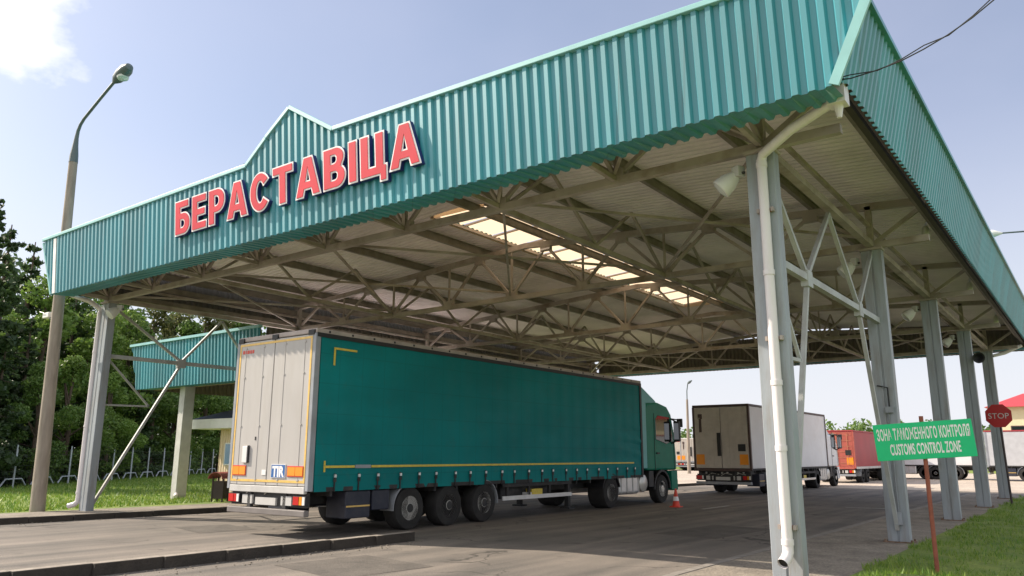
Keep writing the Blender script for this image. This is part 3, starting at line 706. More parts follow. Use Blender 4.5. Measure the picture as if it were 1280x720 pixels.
for z in (.76, 3.2, 5.0):
    g = MB(); g.box(-.06, .16, -.135, -.11, z-.025, z+.025, rustred); g.box(-.065, -.03, -.19, -.11, z-.03, z+.03, steel); g.box(.13, .165, -.19, -.11, z-.03, z+.03, steel); g.build('pipe_clamp', dp)
b = MB(); px, py = -W-.31, -.10
b.tube([(-19.75, -1.0, 6.15), (px-.1, -.4, 5.95), (px, py, 5.75), (px, py, 5.6)], pr, pipem, 12)
b.tube([(px, py, 5.65), (px, py, .45)], pr*1.05, pipem, 12)
b.tube([(px, py, .5), (px-.01, py, .36), (px-.07, py-.06, .28), (px-.20, py-.16, .24)], pr*1.05, pipem, 12, cap=False)
for z in (4.5, 2.4, .6): b.lathe([(pr+.014, -.03), (pr+.014, .03)], (px, py, z), (0, 0, 1), pipem, 12)
b.build('downpipe', canopy, smooth=True)
# far right corner downpipe and gutter outlet
b = MB(); b.tube([(1.2, 27.2, 6.1), (.6, 26.9, 5.8), (.2, 26.75, 5.7)], pr, pipem, 10); b.build('downpipe', canopy, smooth=True)
# conduits and switch boxes on the second column
b = MB(); b.box(.0, .14, S-.20, S-.115, 2.5, 2.62, rframe); b.tube([(.07, S-.14, 2.62), (.07, S-.14, 3.0), (-.12, S-.14, 3.05)], .015, black, 6); b.tube([(.05, S-.13, .45), (.05, S-.13, 2.5)], .011, rframe, 6)
b.box(-.02, .10, S-.21, S-.115, .35, .58, rframe); b.build('switch_box', canopy)

# ------------------------------------------------------------------ raised lettering on the front
sign = thing('raised_lettering', 'red letters with white rims spelling БЕРАСТАВІЦА on the teal front', 'sign', (-9.25, -1.5, 6.5))
word = 'БЕРАСТАВІЦА'
CAP = .74; TK = .222                                       # cap height, stroke width (in cap heights)
def arc(cx, cy, rx, ry, a0, a1, n=10): return [(cx+rx*math.cos(R(a0+(a1-a0)*k/n)), cy+ry*math.sin(R(a0+(a1-a0)*k/n))) for k in range(n+1)]
def bowl(x0, x1, y0, y1):                                  # right-rounded box, counter-clockwise
    r = min((y1-y0)/2, x1-x0)*.92
    return [(x0, y0)] + arc(x1-r, y0+r, r, r, -90, 0, 7) + arc(x1-r, y1-r, r, r, 0, 90, 7) + [(x0, y1)]
def hole(x0, x1, y0, y1): return bowl(x0, x1, y0, y1)[::-1]
t_ = TK
LET = {
 'І': (t_, [[(0, 0), (t_, 0), (t_, 1), (0, 1)]]),
 'Т': (.74, [[(.37-t_/2, 0), (.37+t_/2, 0), (.37+t_/2, .82), (.74, .82), (.74, 1), (0, 1), (0, .82), (.37-t_/2, .82)]]),
 'Е': (.64, [[(0, 0), (.64, 0), (.64, .18), (t_, .18), (t_, .42), (.58, .42), (.58, .59), (t_, .59), (t_, .82), (.63, .82), (.63, 1), (0, 1)]]),
 'А': (.84, [[(0, 0), (.225, 0), (.275, .19), (.565, .19), (.615, 0), (.84, 0), (.555, 1), (.285, 1)], [(.42, .78), (.525, .36), (.315, .36)][::1]]),
 'Ц': (.76, [[(0, 0), (.62, 0), (.62, -.17), (.78, -.17), (.78, .18), (.70, .18), (.70, 1), (.70-t_, 1), (.70-t_, .18), (t_, .18), (t_, 1), (0, 1)]]),
 'С': (.76, [arc(.39, .5, .39, .52, 38, 322, 26) + arc(.39, .5, .175, .325, 322, 38, 22)]),
 'Р': (.68, [[(0, 0), (t_, 0), (t_, .34)] + bowl(t_, .68, .34, 1.0)[1:-1] + [(0, 1.0)], hole(t_, .47, .50, .84)]),
 'В': (.70, [[(0, 0)] + arc(.44, .27, .27, .27, -90, 60, 9) + arc(.42, .755, .25, .245, -40, 90, 9) + [(0, 1)], hole(t_, .49, .155, .42), hole(t_, .46, .59, .85)]),
 'Б': (.68, [[(0, 0)] + arc(.41, .31, .28, .31, -90, 90, 12) + [(t_, .62), (t_, .82), (.62, .82), (.62, 1), (0, 1)], hole(t_, .47, .165, .455)])}
def inset(poly, d):
    """mitred offset; positive grows a counter-clockwise outline and shrinks a clockwise hole"""
    n = len(poly); o = []
    for i in range(n):
        p0, p1, p2 = Vector(poly[i-1]), Vector(poly[i]), Vector(poly[(i+1) % n])
        e1 = (p1-p0).normalized(); e2 = (p2-p1).normalized()
        n1 = Vector((e1.y, -e1.x)); n2 = Vector((e2.y, -e2.x)); m_ = (n1+n2)
        if m_.length < 1e-6: o.append(tuple(p1)); continue
        m_.normalize(); k = d/max(.45, m_.dot(n1)); o.append(tuple(p1+m_*k))
    return o
def letter_mesh(ch, off, ext):
    cu = bpy.data.curves.new('t', 'CURVE'); cu.dimensions = '2D'; cu.fill_mode = 'BOTH'; cu.extrude = ext
    for pl_ in LET[ch][1]:
        pl2 = [(x*CAP, y*CAP) for x, y in pl_]
        q = [pl2[0]]
        for p_ in pl2[1:]:
            if (Vector(p_)-Vector(q[-1])).length > 1e-4: q.append(p_)
        if (Vector(q[0])-Vector(q[-1])).length < 1e-4: q.pop()
        q = inset(q, off)
        sp_ = cu.splines.new('POLY'); sp_.points.add(len(q)-1); sp_.use_cyclic_u = True
        for k, (x, y) in enumerate(q): sp_.points[k].co = (x, y, 0, 1)
    o = bpy.data.objects.new('t', cu); COL.objects.link(o)
    dg = bpy.context.evaluated_depsgraph_get(); dg.update()
    me = bpy.data.meshes.new_from_object(o.evaluated_get(dg))
    vs = [tuple(v.co) for v in me.vertices]; fs = [tuple(p.vertices) for p in me.polygons]
    bpy.data.objects.remove(o); bpy.data.curves.remove(cu); bpy.data.meshes.remove(me)
    return vs, fs
xL, xR = -12.84, -5.24
gap = .125; tot = sum(LET[ch][0] for ch in word)*CAP + gap*(len(word)-1)
kx = (xR-xL)/tot
cx = xL
for ch in word:
    b = MB()
    for off, ext, dy, m in ((.035, .040, .042, navy), (.032, .006, .086, lwhite), (.0, .006, .098, lred)):
        v, f = letter_mesh(ch, off, ext)
        vv = []
        for X, Y, Z in v:
            xx = cx + X*kx; zz = 6.50 + Y
            vv.append((xx+9.25, yf(zz)-DEP-.012-dy-Z+1.5, zz-6.5))
        b.add(vv, f, m)
    b.build('letter', sign)
    cx += (LET[ch][0]*CAP+gap)*kx

# ------------------------------------------------------------------ vehicles
def wheel_parts(root, x, y, r, wd, side, rm=rimm, dual=False, name='wheel', seg=28):
    """tyre with a rim child, axis along x; side = +1 right, -1 left"""
    o = side
    b = MB(); h = wd/2
    tr = r*.56
    b.lathe([(tr, -h), (r*.80, -h*1.02), (r*.95, -h*.94), (r, -h*.7), (r*.985, -h*.2), (r, 0), (r*.985, h*.2), (r, h*.7), (r*.95, h*.94), (r*.80, h*1.02), (tr, h)], (x, y, r), (o, 0, 0), rubber, seg)
    t = b.build(name, root, smooth=True)
    g = MB()
    if dual: prof = [(tr*1.0, h*1.0), (tr*.96, h*.75), (tr*.88, -h*.1), (tr*.80, -h*.25), (tr*.45, -h*.2), (tr*.42, h*.5), (tr*.3, h*.6), (0, h*.62)]
    else: prof = [(tr*1.02, h*1.0), (tr*.95, h*.92), (tr*.90, h*.55), (tr*.80, h*.62), (tr*.56, h*.70), (tr*.50, h*.72), (tr*.44, h*.72), (tr*.42, h*1.0), (tr*.30, h*1.05), (0, h*1.05)]
    g.lathe(prof, (x, y, r), (o, 0, 0), rm, seg)
    for k in range(10):
        a = 2*math.pi*k/10; yy = y+math.cos(a)*tr*.69; zz = r+math.sin(a)*tr*.69
        hx = h*.66 if not dual else -h*.19
        g.lathe([(tr*.135, hx-.005), (tr*.135, hx+.012)], (x, yy, zz), (o, 0, 0), dark, 8)
    g.lathe([(tr*.38, (h*1.0 if not dual else h*.5)), (tr*.36, (h*1.07 if not dual else h*.63)), (0, (h*1.08 if not dual else h*.64))], (x, y, r), (o, 0, 0), chassis if rm is rimm else rm, 14)
    g.build('rim', t, smooth=True)
    return t
def fender(b, x0, x1, y, r, a0, a1, m, zc, th=.03):
    n = 12
    for i in range(n):
        p = R(a0+(a1-a0)*i/n); q = R(a0+(a1-a0)*(i+1)/n)
        P = lambda a, rr: (y+math.cos(a)*rr, zc+math.sin(a)*rr)
        b.prism([P(p, r), P(q, r), P(q, r+th), P(p, r+th)], x0, x1, 'yz', m)

def cab(root, y0, paint, fair, detail=True, front_len=2.3, hz=3.3):
    """European cab-over tractor from its rear wall at y0; drive axle 2.75 m behind, steer axle 0.85 m ahead"""
    y1 = y0 + front_len
    # body
    b = MB()
    prof = [(y0, 1.08), (y0, hz-.18), (y0+.12, hz), (y0+1.0, hz+.06), (y1-.62, hz-.05), (y1-.30, hz-.32), (y1-.10, 2.35), (y1, 1.55), (y1, 1.08)]
    b.prism(prof, -1.22, 1.22, 'yz', paint)
    body = b.build('cab', root, bevel=.06)
    # roof deflector
    b = MB(); b.prism([(y0+.05, hz-.05), (y0+.02, hz+.58), (y0+.25, hz+.60), (y0+1.3, hz+.16), (y0+1.5, hz-.02)], -.98, .98, 'yz', fair); b.build('roof_deflector', root, bevel=.08)
    for s in (-1, 1):
        b = MB(); b.prism([(y0-.42, 1.15), (y0-.42, hz+.42), (y0-.30, hz+.46), (y0-.02, hz+.05), (y0-.02, 1.15)], s*1.235-.02, s*1.235+.02, 'yz', fair); b.build('side_fairing', root, bevel=.012)
        # side window + door lines
        b = MB(); xx = s*1.226
        b.prism([(y0+.70, 2.10), (y0+.70, 2.78), (y0+.90, 2.92), (y1-.50, 2.88), (y1-.27, 2.06), (y0+1.5, 1.96)], xx-.012, xx+.012, 'yz', glass); wdw = b.build('side_window', root, bevel=.01)
        b = MB(); b.box(xx-.006, xx+.006, y0+.60, y0+.615, 1.1, 2.98, black); b.box(xx-.006, xx+.006, y1-.20, y1-.185, 1.1, 2.0, black); b.build('door_gap', body)
        b = MB(); b.box(xx-.025, xx+.035, y0+.72, y0+.92, 1.62, 1.67, black); b.build('door_handle', body)
        # mirror
        b = MB(); b.box(s*1.42-.11, s*1.42+.11, y1-.36, y1-.22, 2.05, 2.75, black); b.bar((s*1.2, y1-.35, 2.85), (s*1.42, y1-.30, 2.72), .05, .05, black); b.bar((s*1.2, y1-.35, 1.98), (s*1.42, y1-.30, 2.08), .05, .05, black)
        b.box(s*1.42-.10, s*1.42+.10, y1-.10, y1-.0, 2.55, 2.85, black); b.bar((s*1.15, y1-.2, 2.85), (s*1.42, y1-.06, 2.8), .04, .04, black)
        mo = b.build('mirror', root, bevel=.03)
        g = MB(); g.box(s*1.42-.09, s*1.42+.09, y1-.366, y1-.361, 2.12, 2.68, mirror_glass); g.build('mirror_glass', mo)
        # wheel arch, steps
        b = MB(); fender(b, s*1.25-.22, s*1.25, y0+1.08, .56, 0, 180, black, .46, .08)
        b.box(s*1.24-.20, s*1.24, y1-.50, y1-.02, .42, 1.05, paint); b.box(s*1.24-.25, s*1.24-.005, y0+.10, y0+.44, .55, 1.06, black)
        b.build('wheel_arch', root, bevel=.01)
        wheel_parts(root, s*1.08, y0+1.08, .465, .31, s, rimw)
        wheel_parts(root, s*.95, y0-2.45, .465, .60, s, rimm, dual=True)
        b = MB(); fender(b, s*.95-.31, s*.95+.31, y0-2.45, .53, 15, 165, black, .47); b.build('mudguard', root)
    # front
    b = MB(); b.prism([(y1-.06, 2.0), (y1-.255, 2.86), (y1-.243, 2.88), (y1-.02, 2.0)], -1.1, 1.1, 'yz', glass); b.build('windscreen', root)
    b = MB(); b.box(-1.2, 1.2, y1-.3, y1+.12, .38, .78, paint); b.build('bumper', root, bevel=.05)
    for s in (-1, 1):
        b = MB(); b.box(s*.92-.2, s*.92+.2, y1+.10, y1+.135, .58, .76, lampglass); b.build('headlight', root, bevel=.01)
    b = MB(); b.box(-.85, .85, y1-.05, y1+.03, .8, 1.5, black)
    for k in range(4): b.box(-.82, .82, y1+.03, y1+.05, .88+k*.16, .94+k*.16, paint)
    b.build('grille', root)
    b = MB(); b.box(-.98, .98, y1-.42, y1-.12, hz-.30, hz-.22, black); b.build('sun_visor', root)
    # chassis and tanks
    b = MB()
    for s in (-1, 1): b.box(s*.42-.05, s*.42+.05, y0-3.6, y1-.3, .70, .95, chassis)
    b.box(-.9, .9, y0+.5, y1-.4, .4, 1.05, chassis); b.box(-.55, .55, y0-3.2, y0-2.3, .95, 1.10, chassis)
    b.build('chassis', root)
    for s in (-1, 1):
        b = MB(); b.prism([(1.20*s, .42), (1.20*s, 1.0), (1.10*s, 1.06), (.60*s, 1.06), (.60*s, .36), (1.12*s, .36)], y0-1.86, y0-.56, 'xz', alu)
        ft = b.build('fuel_tank', root, bevel=.04)
        for k in range(4):
            yy = y0-1.78+k*.38; g = MB()
            g.prism([(1.215*s, .41), (1.215*s, 1.01), (1.11*s, 1.075), (.6*s, 1.075), (.6*s, 1.062), (1.10*s, 1.062), (1.203*s, 1.0), (1.203*s, .42)], yy, yy+.05, 'xz', lightgrey); g.build('tank_strap', ft)
        b = MB(); b.lathe([(.26, 0), (.28, .03), (.28, .30), (.24, .33), (0, .34)], (s*.88, y0-.22, .68), (s, 0, 0), rimw, 20); b.build('air_tank', root, smooth=True)
    return body

def trailer(root, side, L=13.6, W_=2.55, H=4.0, zb=1.06, rear='tir', y0=0, straps=True, frame=rframe, door=rdoor, toprail=lightgrey, line=yellow, tape=ytape, bogie=(2.78, 4.06, 5.34), detail=True):
    hw = W_/2
    # body core
    b = MB(); b.box(-hw+.02, hw-.02, y0+.06, y0+L, zb+.02, H-.10, side)
    if not straps:
        pass
    body = b.build('box_body', root, bevel=.02)
    b = MB(); b.box(-hw-.005, hw+.005, y0+.0, y0+L+.02, H-.10, H, toprail); top = b.build('roof_rail', root, bevel=.02)
    b = MB(); b.box(-hw+.01, hw-.01, y0+.10, y0+L, zb-.06, zb+.02, chassis)
    for s in (-1, 1):
        b.box(s*.45-.06, s*.45+.06, y0+.25, y0+L-.3, zb-.34, zb-.06, chassis)
    k = y0+.6
    while k < y0+L-.6:
        b.box(-hw+.08, hw-.08, k, k+.06, zb-.16, zb-.06, chassis); k += .75
    b.build('chassis', root)
    # front bulkhead edge
    for s in (-1, 1):
        b = MB(); b.box(s*(hw-.03)-.04, s*(hw-.03)+.04, y0+L-.10, y0+L+.02, zb, H-.1, black if straps else frame); b.build('front_post', root)
        b = MB(); b.box(s*(hw-.035)-.045, s*(hw-.035)+.045, y0-.015, y0+.11, zb-.05, H-.1, frame); p = b.build('rear_post', root, bevel=.01)
    if straps:
        for s in (-1, 1):
            x = s*(hw-.008)
            # tarpaulin skin with shallow folds near the front
            b = MB(); nx, nz_ = 150, 26; vs = []
            for i in range(nx+1):
                yy = y0+.13 + (L-.25)*i/nx
                for j in range(nz_+1):
                    zz = zb-.06 + (H-.16-zb+.06)*j/nz_
                    q = (yy-y0)/L; d = .006*math.sin(yy*2.3)*math.sin(j/nz_*math.pi)
                    fr = max(0, (q-.80)/.2); lo = max(0, 1-abs(j/nz_-.36)/.30)
                    d += .045*fr*lo*math.sin(zz*15+yy*1.6) + .010*math.sin(yy*5.1+zz*.7)*max(0, 1-j/nz_*4)
                    d += .007*math.sin((yy-y0)*2*math.pi/.62) + .005*math.sin(zz*9)*math.sin(yy*.9)
                    vs.append((x+s*d, yy, zz))
            fs = [(i*(nz_+1)+j, (i+1)*(nz_+1)+j, (i+1)*(nz_+1)+j+1, i*(nz_+1)+j+1) for i in range(nx) for j in range(nz_)]
            b.add(vs, fs, side); cs = b.build('curtain', root, smooth=True)
            xo = s*(hw+.012)
            b = MB(); b.box(xo-.006, xo+.006, y0+.35, y0+1.12, 1.315, 1.36, line); b.box(xo-.006, xo+.006, y0+1.58, y0+L-.65, 1.315, 1.36, line); b.box(xo-.0065, xo+.0065, y0+.34, y0+.375, 1.24, 1.45, line)
            b.box(xo-.006, xo+.006, y0+.45, y0+.49, H-.70, H-.36, line); b.box(xo-.0065, xo+.0065, y0+.45, y0+1.05, H-.38, H-.34, line); b.build('reflective_stripe', cs)
            b = MB(); b.box(xo-.005, xo+.005, y0+1.14, y0+1.56, 1.305, 1.37, rframe); b.build('label_patch', cs)
            b = MB(); b.box(s*(hw-.03)-.05, s*(hw-.03)+.05, y0+.02, y0+L, H-.17, H-.09, black); b.build('curtain_rail', root)
            n = 22
            for k in range(n):
                yy = y0+.62 + (L-1.2)*k/(n-1) + (.04*math.sin(k*2.3))
                b = MB(); b.box(xo-.003, xo+.010, yy-.014, yy+.014, zb-.07, 1.21, black); st = b.build('strap', root)
                g = MB(); g.box(xo+.008, xo+.030, yy-.026, yy+.026, 1.135, 1.19, alu); g.box(xo+.006, xo+.02, yy-.034, yy+.034, 1.05, 1.12, chassis); g.build('buckle', st)
        # roof lashing points
        for k in range(22): MB().box(hw+.003, hw+.018, y0+.3+k*.6, y0+.34+k*.6, H-.07, H-.03, black).build('lashing_point', top)
        for k in range(3): MB().box(-hw*.9+k*hw*.9-.09, -hw*.9+k*hw*.9+.09, y0-.03, y0+.05, H-.13, H-.03, black).build('roof_catch', top)
    # rear doors
    for s in (-1, 1):
        b = MB(); xa, xb = (s*.012, s*(hw-.09)); xa, xb = min(xa, xb), max(xa, xb)
        b.box(xa, xb, y0-.01, y0+.05, zb+.04, H-.12, door)
        d = b.build('rear_door', root, bevel=.008)
        g = MB()
        for f in (.30, .82):
            xx = s*(hw-.1)*f
            g.tube([(xx, y0-.012, zb+.0), (xx, y0-.011, H-.14)], .006, door, 8)
            for zz in (zb+.15, zb+1.2, zb+2.2, H-.25): g.box(xx-.025, xx+.025, y0-.024, y0-.01, zz-.015, zz+.015, door)
        g.build('lock_bar', d)
        if rear == 'tir':
            g = MB(); t = .045; e = .015
            xo0, xo1 = min(s*.0, s*(hw-.10)), max(s*.0, s*(hw-.10))
            g.box(xo0, xo1, y0-.016, y0-.011, H-.20, H-.155, tape); g.box(xo0, xo1, y0-.016, y0-.011, zb+.10, zb+.145, tape)
            xv = s*(hw-.12); g.box(xv-t/2, xv+t/2, y0-.0165, y0-.0115, zb+.10, H-.155, tape); g.build('outline_tape', d)
    b = MB(); b.box(-hw+.09, hw-.09, y0-.02, y0+.06, zb-.10, zb+.03, lightgrey if rear == 'tir' else frame); b.build('rear_sill', root, bevel=.01)
    if rear == 'tir':
        for x0, x1, nm in ((-hw+.16, -hw+.60, 1), (hw-.62, hw-.08-.06, 2)):
            b = MB(); b.box(x0, x1, y0-.024, y0-.012, 1.15, 1.35, platered); p = b.build('hazard_plate', root)
            g = MB(); xm = (x0+x1)/2; g.box(x0+.018, xm-.006, y0-.029, y0-.023, 1.17, 1.33, orange); g.box(xm+.006, x1-.018, y0-.029, y0-.023, 1.17, 1.33, orange); g.build('reflector', p)
        # TIR plate
        b = MB(); b.box(.16, .60, y0-.026, y0-.012, 1.12, 1.38, white); b.box(.17, .59, y0-.028, y0-.025, 1.13, 1.37, tirblue); tp = b.build('tir_plate', root)
        v, f = glyph('TIR', .27, .012); g = MB(); x0_ = min(a[0] for a in v)
        letters = {}
        g2 = MB(); g2.add([(.20+(a[0]-x0_)*.88, y0-.0305, 1.152+a[1]) for a in v], f, lwhite)
        g2.build('lettering', tp)
        b = MB(); b.box(-.15, -.02, y0-.02, y0-.012, 1.17, 1.27, white); b.build('sticker', root)
        b = MB(); b.box(-.80, -.64, y0-.05, y0-.012, 1.40, 1.73, white); b.box(-.64, -.60, y0-.05, y0-.012, 1.40, 1.75, black); b.build('document_holder', root, bevel=.01)
        b = MB(); xx = -hw+.2
        for wdt in (.06, .04, .07, .05, .06): b.box(xx, xx+wdt, y0-.016, y0-.0105, H-.36, H-.29, platered); xx += wdt+.025
        b.build('maker_mark', root)
        b = MB(); b.box(-.45, -.42, y0-.02, y0-.01, 1.85, 1.92, black); b.build('seal', root)
    else:
        b = MB(); b.box(-hw+.12, -hw+.50, y0-.02, y0-.012, zb+.18, zb+.62, orange); b.build('hazard_plate', root); b = MB(); b.box(hw-.50, hw-.12, y0-.02, y0-.012, zb+.18, zb+.62, orange); b.build('hazard_plate', root)
        b = MB(); b.box(-.18, -.02, y0-.05, y0-.012, zb+.55, zb+1.55, black); b.build('door_fitting', root); b = MB(); b.box(hw-.55, hw-.22, y0-.03, y0-.012, zb+.75, zb+1.05, black); b.build('door_fitting', root)
        b = MB(); b.box(-hw+.3, -hw+.42, y0-.02, y0-.012, H-1.2, H-.45, browns); b.box(-hw+.26, -hw+.46, y0-.019, y0-.0115, H-.62, H-.4, browns); b.build('maker_mark', root)
    # rear underrun bumper, lights, plate
    b = MB(); b.box(-hw+.05, hw-.05, y0-.02, y0+.10, .42, .54, bumperm if rear == 'tir' else rframe); b.box(-.62, -.5, y0+.02, y0+.10, .5, zb-.1, chassis); b.box(.5, .62, y0+.02, y0+.10, .5, zb-.1, chassis)
    bp = b.build('rear_bumper', root, bevel=.015)
    b = MB(); b.box(-hw+.08, hw-.08, y0+.06, y0+.12, .58, .86, chassis)
    b.box(-hw+.12, hw-.12, y0+.14, y0+.7, .86, zb-.06, chassis)
    for k in range(9): b.box(-hw+.25+k*.24, -hw+.31+k*.24, y0+.03, y0+.10, .84+.03*(k % 3), .95, [chassis, rimm, lightgrey][k % 3])
    for k in range(3): b.tube([(-.7+k*.6, y0+.05, .80), (-.5+k*.6, y0+.02, .90), (-.2+k*.6, y0+.06, .84)], .014, rimm, 6)
    b.build('light_board', root)
    for s in (-1, 1):
        b = MB(); x = s*(hw-.24); b.box(x-.19, x+.19, y0+.0, y0+.07, .62, .80, black); tl = b.build('tail_light', root)
        g = MB(); g.box(x-.17, x-.01, y0-.012, y0+.0, .635, .785, redlens); g.build('red_lens', tl)
        g = MB(); g.box(x+.01, x+.09, y0-.012, y0+.0, .635, .785, redlens if s < 0 else amber); g.box(x+.10, x+.17, y0-.012, y0, .635, .785, white); g.build('amber_lens', tl)
        g = MB(); g.box(s*.62-.16, s*.62+.16, y0+.02, y0+.06, .61, .78, lightgrey); g.build('number_plate', root)
    b = MB(); b.box(-.34, .30, y0+.015, y0+.06, .60, .74, lightgrey); b.build('number_plate', root)
    # axles
    for yy in bogie:
        for s in (-1, 1):
            wheel_parts(root, s*(hw-.22), y0+yy, .452, .385, s, rimm)
        b = MB(); b.tube([(-hw+.3, y0+yy, .45), (hw-.3, y0+yy, .45)], .07, chassis, 8); b.build('axle', root)
    for s in (-1, 1):
        b = MB()
        fender(b, s*(hw-.21)-.20, s*(hw-.21)+.20, y0+bogie[0], .50, 95, 185, rframe, .46, .02)
        b.build('mudguard', root); b = MB()
        fender(b, s*(hw-.21)-.20, s*(hw-.21)+.20, y0+bogie[-1], .50, -5, 85, rframe, .46, .02)
        b.build('mudguard', root)
        if detail:
            b = MB(); x0, x1 = (s*(hw-.62), s*(hw-.05)); x0, x1 = min(x0, x1), max(x0, x1)
            b.box(x0, x1, y0+.98, y0+1.64, .33, .86, boxnavy); b.build('tool_box', root, bevel=.02)
            b = MB(); b.box(x0, x1, y0+1.70, y0+2.18, .46, .86, boxnavy); b.build('tool_box', root, bevel=.02)
            b = MB(); xx = s*(hw-.045); b.box(xx-.008, xx+.008, y0+1.0, y0+1.62, .55, .58, ytape); b.build('box_stripe', root)
            b = MB()
            for z0 in (.46, .78): b.box(s*(hw-.06)-.015, s*(hw-.06)+.015, y0+6.1, y0+9.3, z0, z0+.10, alu if z0 < .5 else chassis)
            for k in range(4): b.box(s*(hw-.10)-.03, s*(hw-.10)+.03, y0+6.3+k*.95, y0+6.38+k*.95, .46, zb-.06, chassis)
            b.build('side_guard', root)
            b = MB(); b.box(s*.85-.06, s*.85+.06, y0+L-4.0, y0+L-3.86, .12, zb-.1, chassis); b.box(s*.85-.15, s*.85+.15, y0+L-4.1, y0+L-3.76, .08, .13, chassis); b.build('landing_leg', root)
    if detail:
        b = MB(); b.box(-1.0, 1.0, y0+6.3, y0+8.4, .48, .9, chassis); b.build('pallet_rack', root)
        b = MB(); b.box(.98, 1.19, y0+7.4, y0+7.9, .52, .70, yellow); b.box(.98, 1.2, y0+7.25, y0+7.38, .55, .62, white); b.build('load_marker', root)

lorry = thing('articulated_lorry', 'dark green curtain sided lorry with grey rear doors under the canopy', 'lorry', (-10.55, -.40, 0), R(.38), scale=1.05)
trailer(lorry, curtain, zb=.935, toprail=railm)
cab(lorry, 13.98, cabgreen, cabfair)
truck2 = thing('articulated_lorry', 'white box lorry with brown framed beige doors ahead of the green one', 'lorry', (-10.0, 22.6, 0), 0)
trailer(truck2, boxwhite, L=11.6, W_=2.6, H=3.86, zb=1.08, rear='box', straps=False, frame=browns, door=beige, toprail=browns, bogie=(2.3, 3.6))
cab(truck2, 12.1, boxwhite, boxwhite, front_len=1.9, hz=2.75)
truck3 = thing('articulated_lorry', 'red lorry with tarpaulin sides queueing beyond the white box lorry', 'lorry', (-10.2, 41.0, 0), 0)
trailer(truck3, redtarp, L=11.0, W_=2.55, H=3.22, zb=.95, rear='box', straps=False, frame=redrear, door=redrear, toprail=redtarp, bogie=(1.7, 3.0, 7.6, 9.5), detail=False)
g = MB(); g.box(1.262, 1.285, .1, 11.0, .86, 1.0, lightgrey); g.build('side_rail', truck3)
g = MB()
for k in range(6): g.box(-1.1, 1.1, -.026, -.018, 1.2+k*.34, 1.225+k*.34, ribm)
for k in range(4): g.box(-1.0+k*.62, -.97+k*.62, -.028, -.020, 1.1, 3.05, ribm)
g.build('door_rib', truck3)
cab(truck3, 11.5, redtarp, redtarp, front_len=1.9, hz=2.6)
# far queue, parked across the yard
far = [((-3.7, 55, 0), R(90), boxwhite, white, 'short white lorry parked crosswise behind the third grey column', 3.0, 5.5),
       ((-3.2, 54, 0), R(-90), greytarp, redtarp, 'grey tarpaulin lorry with a red top edge behind the stop sign', 3.1, 12.5),
       ((-32.6, 70, 0), R(12), boxwhite, white, 'white lorry far behind the green cab', 3.2, 12.5),
       ((-35.2, 70, 0), R(12), redtarp, redtarp, 'far red lorry mostly hidden behind the green cab', 2.9, 12.5)]
for loc, rz_, sm, tm, lab, hh, ll in far:
    t = thing('articulated_lorry', lab, 'lorry', loc, rz_)
    trailer(t, sm, L=ll, H=hh+.3, zb=1.0, rear='box', straps=False, frame=rframe, door=beige, toprail=tm, bogie=(1.6, 2.9) if ll < 8 else (2.2, 3.5, 4.8), detail=ll > 8)
    cab(t, ll+.5, sm, sm, front_len=2.0, hz=2.8)

# ------------------------------------------------------------------ street lamp left, other lamps
lamp = thing('street_lamp', 'tall concrete lamp post with curved arm beside the left grey column', 'street lamp', (-20.0, -.85, 0.1))
b = MB(); b.tube([(0, 0, 0), (-.30, 0, 5.2), (-.60, 0, 10.4)], [.19, .155, .12], concrete, 16); b.build('pole', lamp, smooth=True)
b = MB(); b.tube([(-.59, 0, 10.2), (-.60, 0, 10.45), (-.60, 0, 10.75), (-.585, 0, 11.0), (-.54, 0, 11.22), (-.42, 0, 11.40), (-.22, 0, 11.54), (.7, 0, 11.93), (1.55, 0, 12.27)], [.13, .12, .085, .062, .052, .047, .045, .043, .043], lampgrey, 12)
b.build('arm', lamp, smooth=True)
b = MB(); b.lathe([(.04, -.08), (.08, 0), (.15, .16), (.185, .42), (.175, .68), (.11, .84), (0, .88)], (1.5, 0, 12.25), (1, 0, .26), lampgrey, 16)
h = b.build('lamp_head', lamp, smooth=True)
g = MB(); g.lathe([(.165, 0), (.15, -.05), (.0, -.09)], (1.98, 0, 12.24), (-.2, 0, 1), lampglass, 16); g.build('lens', h, smooth=True)
fl = thing('security_camera', 'small white camera on brackets fixed to the concrete lamp post', 'camera', (-20.35, -.9, 5.55))
b = MB(); b.box(-.62, -.24, -.09, .09, -.04, .12, white); b.build('housing', fl, bevel=.02)
b = MB(); b.bar((-.3, 0, -.06), (.02, 0, -.06), .05, .05, lampgrey); b.tube([(-.45, -.12, .1), (-.7, -.14, .16)], .012, white, 6); b.build('bracket', fl)

fl_proto = thing('floodlight', 'white floodlight on the nearest right column under the corner', 'floodlight', (-.40, -.02, 5.62), R(-25), scale=.74, group='floodlights on the canopy columns')
b = MB(); b.lathe([(.10, -.10), (.13, -.05), (.19, .10), (.21, .24), (.21, .30), (.19, .31)], (-.05, -.04, -.02), (-.55, -.55, -.65), white, 16); b.build('reflector_shell', fl_proto, smooth=True)
b = MB(); b.lathe([(.19, 0), (.12, .03), (0, .04)], (-.05-.55*.31/1.01, -.04-.55*.31/1.01, -.02-.65*.31/1.01), (-.55, -.55, -.65), lampglass, 16); b.build('lens', fl_proto, smooth=True)
b = MB(); b.box(-.02, .17, -.08, .10, -.02, .20, lightgrey); b.bar((.1, 0, .05), (.22, .05, .05), .05, .05, chassis); b.build('gear_box', fl_proto, bevel=.015)
words = ['second', 'third', 'fourth']
for i in range(1, 4):
    c = copy_obj(fl_proto); c.location = (-.40, i*S-.02, 5.62)
    c['label'] = f'white floodlight on the {words[i-1]} right column from the camera'
c = copy_obj(fl_proto); c.location = (-W+.62, -.05, 5.62); c.rotation_euler.z = R(40); c['label'] = 'white floodlight at the top of the front left column'

